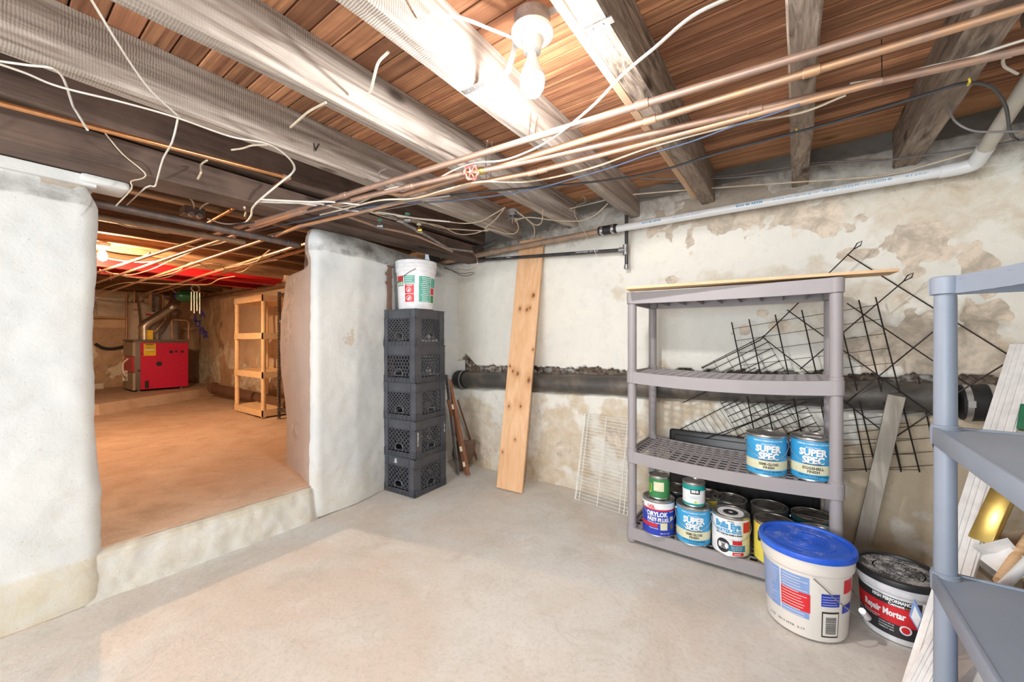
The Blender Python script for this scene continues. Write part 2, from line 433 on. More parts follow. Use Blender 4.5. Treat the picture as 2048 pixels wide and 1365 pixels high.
def thing(name, label, cat, loc=(0, 0, 0), rz=0.0, group=None):
    o = bpy.data.objects.new(name, None); COL.objects.link(o); o.location = loc; o.rotation_euler = (0, 0, rz)
    o.empty_display_size = 0.05
    o['label'] = label; o['category'] = cat
    if group: o['group'] = group
    return o
def tag(o, label, cat, group=None):
    o['label'] = label; o['category'] = cat
    if group: o['group'] = group
    return o
def smoothpath(pts, k=6):
    """Catmull-Rom through the points"""
    pts = [Vector(p) for p in pts]
    if len(pts) < 3: return pts
    P = [pts[0] * 2 - pts[1]] + pts + [pts[-1] * 2 - pts[-2]]; out = []
    for i in range(1, len(P) - 2):
        a, b, c, d = P[i - 1], P[i], P[i + 1], P[i + 2]
        for j in range(k):
            t = j / k
            out.append(0.5 * ((2 * b) + (c - a) * t + (2 * a - 5 * b + 4 * c - d) * t * t + (3 * b - a - 3 * c + d) * t ** 3))
    out.append(pts[-1]); return out
def fbm(x, y, z, o=4):
    return mn.fractal(Vector((x, y, z)), 1.0, 2.0, o)

def add_knots(m, pts):
    """dark knots with a darker heart at given object-space points of a wooden board"""
    nt = m.node_tree; b = nt.nodes['Principled BSDF']; col = b.inputs['Base Color'].links[0].from_socket
    v = coords(nt); nz = ns(nt, v, 22, 3, 0.6)
    for (p, r) in pts:
        sb = nt.nodes.new('ShaderNodeVectorMath'); sb.operation = 'SUBTRACT'; sb.inputs[1].default_value = p; nt.links.new(v, sb.inputs[0])
        ml = nt.nodes.new('ShaderNodeVectorMath'); ml.operation = 'MULTIPLY'; ml.inputs[1].default_value = (1, 1, .65); nt.links.new(sb.outputs[0], ml.inputs[0])
        ln = nt.nodes.new('ShaderNodeVectorMath'); ln.operation = 'LENGTH'; nt.links.new(ml.outputs[0], ln.inputs[0])
        d = mth(nt, 'ADD', ln.outputs['Value'], mth(nt, 'MULTIPLY', mth(nt, 'SUBTRACT', nz, 0.5), r * 1.2))
        col = mixc(nt, ramp(nt, d, r * .9, r * 2.6, 0.55, 0), col, (0.52, 0.24, 0.10))
        col = mixc(nt, ramp(nt, d, r * .35, r * .95, 0.9, 0), col, (0.15, 0.06, 0.03))
    nt.links.new(col, b.inputs['Base Color'])

# ------------------------------------------------------------------ structure
ZJ = 2.0          # underside of the joists
ZD = 2.19         # underside of the deck boards
def grid_mesh(name, nu, nv, fn, attrs, m, closed_u=False, kind='structure'):
    vs = []; at_ = {k: [] for k in ('peel', 'stain', 'grime', 'rock')}
    for i in range(nu + 1):
        for j in range(nv + 1):
            p = fn(i / nu, j / nv); vs.append(p)
            a = attrs(p)
            for k in at_: at_[k].append(a.get(k, 0.0))
    fs = []
    for i in range(nu):
        for j in range(nv):
            a = i * (nv + 1) + j; fs.append((a, a + nv + 1, a + nv + 2, a + 1))
    me = bpy.data.meshes.new(name); me.from_pydata([tuple(p) for p in vs], [], fs)
    for k, vals in at_.items():
        l = me.attributes.new(k, 'FLOAT', 'POINT'); l.data.foreach_set('value', vals)
    for p in me.polygons: p.use_smooth = True
    me.materials.append(MT[m]); me.update()
    o = bpy.data.objects.new(name, me); COL.objects.link(o)
    if kind: o['kind'] = kind
    return o

def blobs(x, z, L, s=0.35, f=4.0):
    """largest membership among elliptical blobs with ragged edges"""
    n = fbm(x * f, z * f, 3.1) * s * 2.2 + fbm(x * f * 3.3, z * f * 3.3, 7.7) * s * 1.0; best = 0.0
    for (cx, cz, rx, rz, *g) in L:
        d = math.hypot((x - cx) / rx, (z - cz) / rz) + n
        v = max(0.0, min(1.0, (1.25 - d) * 2.0))
        if g: v *= g[0]
        best = max(best, v)
    return best
def px_blobs(L, Y):
    out = []
    for (px, py, rx, ry, *g) in L:
        c = at(px, py, Y=Y); e = at(px + rx, py, Y=Y); f_ = at(px, py - ry, Y=Y)
        out.append((c.x, c.z, abs(e.x - c.x), abs(f_.z - c.z), *g))
    return out

YB = 2.75
def pipe_z(x): return 0.86 + (x - 0.62) * 0.0275
ROCKB = px_blobs([(1855, 700, 120, 75), (1960, 660, 50, 70), (1720, 720, 45, 40, .8)], YB)
PEEL = px_blobs([(1850, 700, 135, 85, .95), (1950, 660, 60, 80, .9), (1460, 425, 150, 42), (1600, 440, 120, 30), (1850, 470, 95, 42), (1960, 520, 40, 45), (1490, 662, 16, 12), (1465, 668, 8, 8),
                 (1560, 650, 20, 10, .8), (1340, 560, 14, 8, .7), (1250, 880, 30, 30, .7), (960, 900, 22, 18), (1120, 905, 16, 20, .8), (1380, 470, 12, 30, .8),
                 (1620, 610, 14, 8, .9), (1525, 627, 10, 7, .9), (1830, 545, 30, 12, .7), (1700, 510, 60, 12, .8)] , YB)
STAIN = px_blobs([(1150, 860, 140, 70, .8), (1320, 850, 90, 90, .8), (1800, 950, 150, 150, 1.0), (1600, 940, 180, 100, .9), (1700, 1050, 120, 80, 1.0),
                  (960, 880, 60, 60, .7), (1980, 950, 70, 180, .9), (1500, 560, 260, 30, .5), (1700, 600, 150, 60, .5), (1050, 930, 90, 30, .6), (1600, 410, 250, 40, .5), (1900, 420, 160, 90, .6)], YB)
def back_y(x, z):
    zp = pipe_z(x); n1 = fbm(x * 5, z * 3, 1.3); n2 = fbm(x * 14, z * 14, 4.2)
    zt = 0.90 + (x + 2.6) * 0.019 + 0.022 * fbm(x * 11, 0.2, 9.1) + 0.012 * fbm(x * 34, 0.4, 2.2)
    if x < -2.35: zt += 0.10 * max(0, 1 - abs(x + 2.52) / 0.16)
    y = YB + 0.012 * fbm(x * 1.6, z * 1.6, 0.5) + 0.004 * n2
    r = blobs(x, z, ROCKB, 0.3, 5)
    y += 0.028 * r + 0.012 * r * n2
    zb = zp - 0.045 + 0.02 * n1
    rock = r * 0.42
    if zb < z < zt: y = 2.835 + 0.02 * n2; rock = 1.0
    elif z <= zb:
        k = min(1, (zb - z) / 0.05); y = 2.80 * (1 - k) + (2.715 + 0.012 * n1 + 0.006 * n2) * k; rock = 0.55 * (1 - k)
    elif z < zt + 0.02: rock = 0.4
    if z > 1.93:   # ragged masonry of the joist pockets
        y += 0.02 * fbm(x * 7, z * 9, 8.8) * min(1, (z - 1.93) / 0.05) - 0.02
    return y, rock
def back_fn(u, v):
    x = -3.0 + 3.9 * u; z = -0.02 + 2.32 * v
    return Vector((x, back_y(x, z)[0], z))
def back_attr(p):
    y, rock = back_y(p.x, p.z)
    low = max(0, min(1, (0.80 - p.z) / 0.3)) * 0.32
    damp = max(0, 0.22 - p.z) * 1.8
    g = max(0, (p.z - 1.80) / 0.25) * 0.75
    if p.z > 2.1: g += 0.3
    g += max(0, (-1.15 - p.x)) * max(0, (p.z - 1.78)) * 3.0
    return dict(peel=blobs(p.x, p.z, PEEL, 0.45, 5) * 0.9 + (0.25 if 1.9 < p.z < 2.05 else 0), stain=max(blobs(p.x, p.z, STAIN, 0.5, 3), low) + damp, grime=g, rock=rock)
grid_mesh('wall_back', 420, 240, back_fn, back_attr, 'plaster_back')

def far_attr(p):
    z = p.z
    return dict(peel=blobs(p.x + p.y, z, [(-4.2, .55, .9, .22, .9), (-6.3, .62, .9, .25, .95), (-6.6, 1.6, .12, .2, .9), (-7.6, .7, .3, .5, .9), (-5.2, .9, .3, .2, .8)], .5, 3), stain=max(0, 1.0 - z) * .8 + .15, grime=max(0, z - 1.85) * 3, rock=0)
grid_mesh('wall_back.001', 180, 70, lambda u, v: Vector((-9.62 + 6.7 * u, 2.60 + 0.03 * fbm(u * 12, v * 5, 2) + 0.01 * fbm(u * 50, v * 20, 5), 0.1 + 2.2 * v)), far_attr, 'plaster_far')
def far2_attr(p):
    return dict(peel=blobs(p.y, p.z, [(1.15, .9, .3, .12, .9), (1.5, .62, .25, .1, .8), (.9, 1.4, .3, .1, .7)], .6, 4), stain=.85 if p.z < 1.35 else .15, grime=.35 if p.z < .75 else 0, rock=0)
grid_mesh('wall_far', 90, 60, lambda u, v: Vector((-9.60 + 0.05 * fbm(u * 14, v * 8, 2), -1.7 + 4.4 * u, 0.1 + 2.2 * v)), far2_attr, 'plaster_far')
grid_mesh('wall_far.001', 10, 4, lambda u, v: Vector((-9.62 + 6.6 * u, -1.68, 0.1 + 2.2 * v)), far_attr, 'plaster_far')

def right_attr(p):
    return dict(peel=blobs(p.y, p.z, [(2.4, 1.9, .2, .2), (2.5, .5, .1, .3)], .4, 4), stain=max(0, .9 - p.z), grime=max(0, p.z - 1.9) * 2.5, rock=0)
grid_mesh('wall_right', 200, 80, lambda u, v: Vector((0.845 + 0.014 * fbm(u * 16, v * 6, 2) + 0.004 * fbm(u * 60, v * 30, 4), -3.0 + 5.85 * u, -0.02 + 2.3 * v)), right_attr, 'plaster_back')
# the rear wall stands behind the camera, with a wide opening in its middle
rw = MB(); rw.box((-3.1, -3.1, 0), (-2.15, -3.0, 2.3)).box((0.55, -3.1, 0), (0.9, -3.0, 2.3)).box((-2.15, -3.1, 1.98), (0.55, -3.0, 2.3))
o = rw.build('wall_rear', 'plaster_white'); o['kind'] = 'structure'

# left wall: two thick rubble piers, plastered, with the opening between them
def pier(name, path, nz, z0, z1, m, attrs, disp, nper=2):
    cum = [0]
    for a, b in zip(path, path[1:]): cum.append(cum[-1] + (Vector(b) - Vector(a)).length)
    T = cum[-1]; nu = max(20, int(T / 0.02))
    def fn(u, v):
        d = u * T; i = 0
        while i < len(cum) - 2 and cum[i + 1] < d: i += 1
        t = (d - cum[i]) / max(1e-6, cum[i + 1] - cum[i])
        a, b = Vector(path[i]), Vector(path[i + 1]); p = a.lerp(b, t); tg = (b - a).normalized(); nrm = Vector((tg.y, -tg.x))
        z = z0 + (z1 - z0) * v
        q = disp(p, nrm, z)
        return Vector((q.x, q.y, z))
    return grid_mesh(name, nu, nz, fn, attrs, m)
def rc(cx, cy, r, a0, a1, n=7):
    return [(cx + r * math.cos(math.radians(a0 + (a1 - a0) * i / n)), cy + r * math.sin(math.radians(a0 + (a1 - a0) * i / n))) for i in range(n + 1)]
def disp_near(p, n, z):
    x, y = p.x, p.y
    k = 0.014 * fbm(y * 1.7, z * 1.7, 1 + x) + 0.0035 * fbm(y * 13, z * 13, x * 9)
    if z < 0.21: k += 0.012 * min(1, (0.21 - z) / 0.04)
    if z > 1.72: k -= 0.05 * min(1, (z - 1.72) / 0.13)
    q = Vector((x, y)) + Vector((n.x, n.y)) * k
    if y > 0.1: q.y += -0.03 * max(0, (z - 1.55)) / 0.3 * 0 - 0.012 * (z - 0.6) + 0.008 * math.sin(z * 5)
    return q
pathA = [(-2.46, -3.05), (-2.46, -1.5), (-2.465, 0.29)] + rc(-2.515, 0.29, 0.05, 0, 90) + [(-3.14, 0.345)]
def attrA(p):
    low = max(0, 0.75 - p.z) * 0.55
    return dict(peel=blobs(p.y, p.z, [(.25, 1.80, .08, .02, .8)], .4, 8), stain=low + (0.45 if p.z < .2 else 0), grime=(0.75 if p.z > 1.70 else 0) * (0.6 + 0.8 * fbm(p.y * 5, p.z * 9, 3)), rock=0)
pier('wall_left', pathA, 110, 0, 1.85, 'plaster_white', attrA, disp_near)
def disp_far(p, n, z):
    x, y = p.x, p.y
    k = 0.014 * fbm(y * 2.1, z * 1.9, 5 + x) + 0.0035 * fbm(y * 13, z * 13, x * 9)
    if z > 1.66 and x > -2.7: k += 0.035 * math.sin((z - 1.66) / 0.19 * PI) * min(1, max(0, (y - 1.2) * 6))
    q = Vector((x, y)) + Vector((n.x, n.y)) * k
    if x < -2.58 and y < 1.6:
        w_ = min(1, (-2.58 - x) / 0.2)
        if z > 1.62: q.y += 0.13 * min(1, (z - 1.62) / 0.04) * w_
        q.y += 0.025 * math.sin(z * 4.2) * w_
    return q
pathB = [(-3.16, 2.7), (-3.16, 1.46)] + rc(-3.10, 1.45, 0.06, 180, 262, 5) + [(-2.62, 1.312)] + rc(-2.515, 1.325, 0.035, 260, 352, 8) + [(-2.485, 1.6), (-2.53, 1.85), (-2.62, 2.2), (-2.67, 2.62), (-2.62, 2.76), (-2.57, 2.80)]
def attrB(p):
    low = max(0, 0.6 - p.z) * 0.4
    jamb = p.x < -2.56 and p.y < 1.5
    return dict(peel=max(blobs(p.y, p.z, [(1.52, 1.16, .075, .085, .52)], .15, 4), blobs(p.x, p.z, [(-2.95, 1.35, .12, .22, .62), (-2.9, .5, .1, .1, .6)], .4, 4) if jamb else 0),
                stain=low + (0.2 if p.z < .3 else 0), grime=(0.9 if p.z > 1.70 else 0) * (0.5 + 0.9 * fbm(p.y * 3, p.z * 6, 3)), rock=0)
# the plaster on the passage side is bare and pinkish: a second object for the jamb
iJ = 2 + 6 + 2
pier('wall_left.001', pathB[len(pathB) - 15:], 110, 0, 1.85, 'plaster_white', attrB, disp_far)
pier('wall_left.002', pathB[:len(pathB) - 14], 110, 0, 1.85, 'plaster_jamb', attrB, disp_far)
# tongue of plaster left under the beam, and the wall tops
tg = MB(); tg.box((-2.62, 0.28, 1.812), (-2.45, 0.435, 1.851), 0.015); o = tg.build('trim_1', 'plaster_white', smooth=True); o['kind'] = 'structure'
tp = MB(); tp.box((-3.13, -3.0, 1.80), (-2.47, 0.33, 1.845)).box((-3.12, 1.56, 1.80), (-2.70, 2.75, 1.845))
o = tp.build('trim_2', 'plaster_white'); o['kind'] = 'structure'

# floors
def floor_fn(u, v):
    x = -2.85 + 3.75 * u; y = -3.05 + 5.95 * v
    return Vector((x, y, 0.006 * fbm(x * 1.2, y * 1.2, 0) + 0.0015 * fbm(x * 9, y * 9, 2) - 0.004))
grid_mesh('floor', 140, 220, floor_fn, lambda p: {}, 'floor_concrete')
def step_fn(u, v):
    # riser and rounded nosing
    y = 0.24 + 1.08 * u; ed = max(0, .06 - min(u, 1 - u) * 1.08) * .6
    L = [(-2.452, -0.01), (-2.456, .06), (-2.462, .12), (-2.466, .165), (-2.472, .190), (-2.492, .2025), (-2.515, .205)]
    t = v * (len(L) - 1); i = min(len(L) - 2, int(t)); t -= i
    x = L[i][0] * (1 - t) + L[i + 1][0] * t; z = L[i][1] * (1 - t) + L[i + 1][1] * t
    n = 0.009 * fbm(y * 4, z * 5, x * 2) + 0.004 * fbm(y * 16, z * 16, x * 8)
    return Vector((x + n - ed - .008, y, z + n * 0.5))
grid_mesh('trim_3', 90, 40, step_fn, lambda p: dict(stain=.55 if p.z < .17 else .8), 'plaster_white')
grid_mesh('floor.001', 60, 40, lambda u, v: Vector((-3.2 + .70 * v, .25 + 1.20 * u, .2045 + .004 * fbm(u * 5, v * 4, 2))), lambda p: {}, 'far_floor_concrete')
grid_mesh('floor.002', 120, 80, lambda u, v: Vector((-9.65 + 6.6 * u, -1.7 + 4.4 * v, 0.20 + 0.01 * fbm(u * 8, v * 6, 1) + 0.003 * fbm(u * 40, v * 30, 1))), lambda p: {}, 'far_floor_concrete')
# raised slab under the boiler
sl = MB(); P = [(-7.05, .3), (-7.10, .98), (-7.45, 1.45), (-7.95, 2.24), (-8.3, 2.66), (-9.7, 2.66), (-9.7, -.4), (-7.2, -.4)]
sl.add([(a, b, .18) for a, b in P] + [(a - .03, b - .01, .335) for a, b in P], [tuple(range(8, 16))] + [(i, (i + 1) % 8, (i + 1) % 8 + 8, i + 8) for i in range(8)])
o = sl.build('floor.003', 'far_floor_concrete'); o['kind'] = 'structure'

# ceiling: slab above, one object per deck board and per joist
cb = MB(); cb.box((-9.7, -3.1, ZD + 0.022), (1.0, 2.95, ZD + 0.06))
ceiling = cb.build('ceiling', 'joist_dark', origin=(0, 0, 0)); ceiling['kind'] = 'structure'
random.seed(3)
y = -3.05
while y < 2.86:
    wd = 0.083 if y < 1.05 else 0.062
    pale = y > 2.50
    if pale: wd = 0.15
    mb = MB()
    y1 = min(y + wd, 2.95)
    z = ZD + random.uniform(-0.0012, 0.0012)
    mb.box((-9.65, y + 0.0024, z), (0.98, y1 - 0.0024, ZD + 0.02), 0.003)
    ob = mb.build('floor_board', 'deck_pale' if pale else 'deck_wood', ceiling)
    ob.data.transform(Matrix.Translation((0, -y, 0))); ob.location = (0, y, 0)
    y = y1
def joist(xc, wdt, z0, m, y0=-3.05, y1=2.90, wob=0.006, name='joist', z1=None):
    n = 60; vs = []; fs = []
    z1 = z1 or ZD - 0.001
    for i in range(n + 1):
        yy = y0 + (y1 - y0) * i / n
        o1 = wob * fbm(yy * 1.3, xc * 9, 0); o2 = wob * fbm(yy * 1.5, xc * 9, 5); c = 0.006
        zz = z0 + wob * 0.7 * fbm(yy * 2.3, xc * 7, 9)
        xl = xc - wdt / 2 + o1; xr = xc + wdt / 2 + o2
        vs += [(xl, yy, z1), (xl, yy, zz + c), (xl + c, yy, zz), (xr - c, yy, zz), (xr, yy, zz + c), (xr, yy, z1)]
    for i in range(n):
        for j in range(5):
            a = i * 6 + j; fs.append((a, a + 1, a + 7, a + 6))
    fs += [(0, 1, 2, 3, 4, 5), tuple(n * 6 + j for j in range(6))]
    mb = MB(); mb.add(vs, fs); ob = mb.build(name, m, ceiling)
    ob.data.transform(Matrix.Translation((-xc, 0, 0))); ob.location = (xc, 0, 0)
    return ob
joist(0.022, 0.078, ZJ, 'joist_rough')
joist(0.447, 0.092, ZJ, 'joist_rough')
joist(-0.442, 0.078, ZJ, 'joist_rough')
joist(-0.498, 0.036, ZJ + 0.01, 'sister_wood', wob=0.001, y0=-2.2, y1=2.62, name='sister_board')
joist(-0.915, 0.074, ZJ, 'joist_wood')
joist(-0.97, 0.03, ZJ + 0.035, 'sister_wood', wob=0.003, y0=-2.2, y1=1.02, name='furring_strip', z1=ZJ + 0.06)
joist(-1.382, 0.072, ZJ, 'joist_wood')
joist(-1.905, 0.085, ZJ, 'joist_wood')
joist(-2.30, 0.08, ZJ, 'joist_dark')
joist(-2.385, 0.21, 1.852, 'joist_dark', name='beam', z1=ZJ - 0.03)
joist(-2.72, 0.08, ZJ, 'joist_dark')
for i in range(15): joist(-3.15 - 0.45 * i, 0.075, ZJ, 'joist_far', y0=-1.7, y1=2.7)

# ------------------------------------------------------------------ grey shelving unit by the back wall
def shelf_unit_parts(t, x0, x1, y0, y1, tiers, m, rpost, skirt, grid=True, sag=0.0, foot=True, solid_top=False, gap=0.045):
    """open plastic shelving: tiers are the heights of the shelf tops; corner posts between them; local to thing t"""
    def P(x, y, z): return Vector((x, y, z)) - t.location
    cs = [(x0, y0), (x1, y0), (x0, y1), (x1, y1)]
    for k, zt in enumerate(tiers):
        sg = sag * (1.0 if 0 < k < len(tiers) - 1 else 0.25)
        zf = lambda x: -sg * (1 - (2 * (x - x0) / (x1 - x0) - 1) ** 2)
        sk = MB(); n = 14
        for (ya, yb) in ((y0 - rpost - .002, y0 - rpost + .012), (y1 + rpost - .012, y1 + rpost + .002)):
            vs = []
            for i in range(n + 1):
                x = x0 + (x1 - x0) * i / n; d = zf(x)
                vs += [P(x, ya, zt + d), P(x, yb, zt + d), P(x, yb, zt - skirt + d), P(x, ya, zt - skirt + d)]
            sk.add(vs, [(i * 4 + j, i * 4 + (j + 1) % 4, i * 4 + 4 + (j + 1) % 4, i * 4 + 4 + j) for i in range(n) for j in range(4)])
        for (xa, xb) in ((x0 - rpost - .002, x0 - rpost + .012), (x1 + rpost - .012, x1 + rpost + .002)):
            sk.box(P(xa, y0, zt - skirt), P(xb, y1, zt))
        for (cx, cy) in cs:
            sk.lathe([(0.001, 0), (rpost + .003, 0), (rpost + .006, -.004), (rpost + .005, -skirt), (0.001, -skirt)], 20, P(cx, cy, zt + .001))
        sh = sk.build('shelf', m, t, smooth=True)
        if grid and not (solid_top and k == 0):
            g = MB(); nx = int((x1 - x0) / gap); ny = int((y1 - y0) / gap); th = .0035; wb = .0155
            for j in range(ny + 2):
                y = y0 - rpost + .01 + (y1 - y0 + 2 * rpost - .02) * j / (ny + 1)
                vs = []
                for i in range(n + 1):
                    x = x0 + (x1 - x0) * i / n; d = zf(x) - .003
                    wq = .0055; vs += [P(x, y - wq, zt + d), P(x, y + wq, zt + d), P(x, y + wq, zt + d - th), P(x, y - wq, zt + d - th)]
                g.add(vs, [(i * 4 + j2, i * 4 + (j2 + 1) % 4, i * 4 + 4 + (j2 + 1) % 4, i * 4 + 4 + j2) for i in range(n) for j2 in range(4)])
            for i in range(nx + 1):
                x = x0 + (x1 - x0) * i / nx; d = zf(x) - .0035
                g.box(P(x - wb / 2, y0 - rpost, zt + d - th), P(x + wb / 2, y1 + rpost, zt + d))
            g.build('shelf_grid', m, sh)
        else:
            g = MB()
            g.box(P(x0 - rpost + .004, y0 - rpost + .004, zt - .012), P(x1 + rpost - .004, y1 + rpost - .004, zt - .003))
            for i in range(1, 9):
                x = x0 + (x1 - x0) * i / 9; g.box(P(x - .002, y0 - rpost + .01, zt - skirt + .012), P(x + .002, y1 + rpost - .01, zt - .01))
            g.build('shelf_top', m, sh)
    for (cx, cy) in cs:
        for a, b in zip(tiers, tiers[1:]):
            mb = MB(); zb = b; zt = a - skirt
            mb.lathe([(rpost + .003, 0.0), (rpost + .003, .012), (rpost, .014), (rpost, zt - zb - .003), (rpost - .003, zt - zb)], 20, P(cx, cy, zb))
            mb.build('post', m, t, smooth=True)
        if foot:
            mb = MB(); mb.lathe([(0.001, 0), (rpost - .002, 0), (rpost, .004), (rpost, tiers[-1] - skirt + .002), (0.001, tiers[-1] - skirt + .002)], 20, P(cx, cy, 0.002))
            mb.build('foot', m, t, smooth=True)
TG = [1.405, 0.96, 0.512, 0.085]
UX0, UX1, UY0, UY1 = -0.748, 0.146, 2.205, 2.60
t = thing('shelving_unit', 'grey plastic four-tier shelving unit against the back wall, holding paint cans', 'shelf', ((UX0 + UX1) / 2, (UY0 + UY1) / 2, 0))
shelf_unit_parts(t, UX0, UX1, UY0, UY1, TG, 'unit_grey', 0.024, 0.064, sag=0.018, solid_top=True)
# thin pale board laid askew over its top
mb = MB(); a = at(1250, 578, Z=1.413); b = at(1793, 542, Z=1.418)
mb.bar(a + Vector((-.0, .05, .002)), b + Vector((0, .05, .003)), 0.115, 0.013)
tag(mb.build('wooden_board', 'pale_board'), 'thin pale wooden board lying on top of the grey shelving unit', 'board')

# blue-grey shelving unit at the right edge
t = thing('shelving_unit', 'blue-grey plastic shelving unit at the right edge, solid shelves, seen from its corner', 'shelf', (0.59, 1.25, 0))
BX0, BX1, BY0, BY1 = 0.366, 0.795, 0.86, 1.712
TB = [1.322, 0.872, 0.432, 0.07]
def P(x, y, z): return Vector((x, y, z)) - t.location
for k, zt in enumerate(TB):
    r = 0.03; sk = MB(); h = 0.052
    if k == 0:   # top tier: ribbed skirt bowing inwards between the corners
        pts = []
        for i in range(41):
            s_ = i / 40; yy = BY1 + r - s_ * (BY1 - BY0 + 2 * r); bow = 0.13 * math.sin(min(1, s_ / 0.9) * PI) ** 0.75 if s_ < .9 else 0
            pts.append((BX0 - r + bow + (0.0), yy))
        vs = []
        for i, (x, y) in enumerate(pts):
            rb = 0.006 * (1 if i % 2 else 0)
            vs += [P(x + rb, y, zt), P(x + .012, y, zt), P(x + .012, y, zt - h), P(x + rb, y, zt - h)]
        sk.add(vs, [(i * 4 + j, i * 4 + (j + 1) % 4, i * 4 + 4 + (j + 1) % 4, i * 4 + 4 + j) for i in range(40) for j in range(4)])
        top = MB(); vs = []
        for (x, y) in pts: vs += [P(x + .004, y, zt - .004), P(BX1 + r, y, zt - .004), P(BX1 + r, y, zt - .012), P(x + .004, y, zt - .012)]
        top.add(vs, [(i * 4 + j, i * 4 + (j + 1) % 4, i * 4 + 4 + (j + 1) % 4, i * 4 + 4 + j) for i in range(40) for j in range(4)])
    else:
        sk.box(P(BX0 - r, BY0, zt - h), P(BX0 - r + .012, BY1, zt), .003)
        top = MB(); top.box(P(BX0 - r + .008, BY0 - r + .008, zt - .014), P(BX1 + r - .008, BY1 + r - .008, zt - .005))
    sk.box(P(BX0, BY1 + r - .012, zt - h), P(BX1, BY1 + r, zt), .003).box(P(BX0, BY0 - r, zt - h), P(BX1, BY0 - r + .012, zt), .003).box(P(BX1 + r - .012, BY0, zt - h), P(BX1 + r, BY1, zt), .003)
    for cx in (BX0, BX1):
        for cy in (BY0, BY1):
            sk.lathe([(0.001, 0), (.030, 0), (.033, -.004), (.032, -h), (0.001, -h)], 20, P(cx, cy, zt + .001))
    sh = sk.build('shelf', 'unit_blue', t, smooth=True)
    top.build('shelf_top', 'unit_blue', sh)
for cx in (BX0, BX1):
    for cy in (BY0, BY1):
        for a, b in zip(TB, TB[1:]):
            mb = MB(); L = a - .052 - b
            mb.lathe([(.031, 0), (.031, .006), (.0255, .008), (.0245, L * .97), (.023, L)], 24, P(cx, cy, b)); mb.build('post', 'unit_blue', t, smooth=True)
        mb = MB(); mb.lathe([(.001, 0), (.026, 0), (.027, .02), (.001, .02)], 20, P(cx, cy, .001)); mb.build('foot', 'unit_blue', t, smooth=True)

# ------------------------------------------------------------------ cans and pails
CAMXY = Vector((0, 0))
def facing(x, y): return math.atan2(-y, -x)
def can_body(t, r, h, m='can_steel', lid='can_steel', bail=True, n=40, bail_down=True, phi=0.0, lidnew=True):
    b = MB(); b.lathe([(0.001, .004), (r - .004, .004), (r - .001, 0), (r + .001, .002), (r + .0008, .006), (r, .008), (r, h - .010), (r + .0015, h - .008), (r + .0022, h - .004), (r + .0015, h), (r - .0035, h), (r - .005, h - .004), (r - .010, h - .004)], n)
    b.build('body', m, t, smooth=True)
    l = MB(); ro = r - .0095
    l.lathe([(0.001, h - .006), (ro - .016, h - .006), (ro - .013, h - .0025), (ro - .008, h - .0015), (ro - .006, h - .006), (ro - .003, h - .006), (ro, h - .001), (ro + .003, h - .001), (ro + .004, h - .004)], n)
    l.build('lid', lid, t, smooth=True)
    if bail:
        for s in (-1, 1):
            e = MB(); a = phi + s * PI / 2
            d = Vector((math.cos(a), math.sin(a), 0)); c = d * r + Vector((0, 0, h * .83))
            e.tube([c - d * .002, c + d * .003, c + d * .007], [.009, .009, .004], 10); e.build('ear', 'can_steel', t, smooth=True)
        w_ = MB(); pts = []
        for i in range(25):
            a = PI * i / 24
            sx = math.cos(a) * (r + .007); dn = math.sin(a) * (r * 1.02 + .004)
            f = Vector((math.cos(phi), math.sin(phi), 0)); s2 = Vector((-math.sin(phi), math.cos(phi), 0))
            if bail_down:   # hanging in front of the label
                bulge = max(0.0, math.sqrt(max(0, (r + .006) ** 2 - sx * sx)))
                pts.append(s2 * sx + f * bulge + Vector((0, 0, h * .83 - dn * .85)))
            else:
                pts.append(s2 * sx + f * (math.sin(a) * r * .9) + Vector((0, 0, h * .83 + math.sin(a) * r * .95 * .55)))
        w_.tube(pts, .0017, 6); w_.build('handle', 'steel_bright', t, smooth=True)
def on_cyl(r, phi, z0, tilt=0.0):
    """carrier: u along the surface, v upwards, standing proud of the label"""
    return lambda u, v: Vector((r * math.cos(phi + u / r), r * math.sin(phi + u / r), z0 + v + tilt * u))
GR, GH = .0825, .192
def lettering(lb, m, items, r, phi):
    mb = MB()
    for it in items:
        s_, h, z, w_ = it[:4]; bold = it[4] if len(it) > 4 else 0.02; du = it[5] if len(it) > 5 else 0
        mb.text(s_, h, on_cyl(r, phi + du / r, z), w_, bold)
    mb.build('lettering', m, lb)
def super_spec(name, label, loc, phi, finish, base, group=None, top_sticker=False):
    t = thing(name, label, 'paint can', loc)
    can_body(t, GR, GH, phi=phi, lid='can_steel')
    if top_sticker:
        s = MB(); s.box((-.035, -.012, GH - .0025), (.035, .014, GH - .0018)); o_ = s.build('sticker', 'print_white', t)
    lb = MB(); lb.patch(GR + .0005, 0, 2 * PI, .009, GH - .012, n=48); lo = lb.build('label', 'label_blue', t, smooth=True)
    cr = MB(); cr.patch(GR + .0008, 0, 2 * PI, .034, .076, n=48); cr.build('label_band', 'label_cream', lo, smooth=True)
    r = GR + .0015
    lettering(lo, 'print_white', [('SUPER', .029, .118, .108, .05), ('SPEC', .029, .084, .084, .05), ('Benjamin Moore', .0052, .151, .055), ('PREMIUM COMMERCIAL COATINGS', .0055, .166, .125, .02)], r, phi)
    sh = MB()
    for s_, z, w_ in (('SUPER', .118, .108), ('SPEC', .084, .084)): sh.text(s_, .029, on_cyl(GR + .0011, phi + .0022 / r, z - .0022), w_, .05)
    sh.build('lettering_shadow', 'label_cyan_dark', lo)
    lettering(lo, 'print_black', [('INTERIOR LATEX', .0048, .0765, .070), (finish, .0115, .0555, .080, .03), ('FINISH', .0115, .040, .045, .03), (base, .0058, .024, .115, .02), ('1 GALLON 3.79 L', .0035, .0145, .05)], r, phi)
    return t
zs = TG[2] - .017
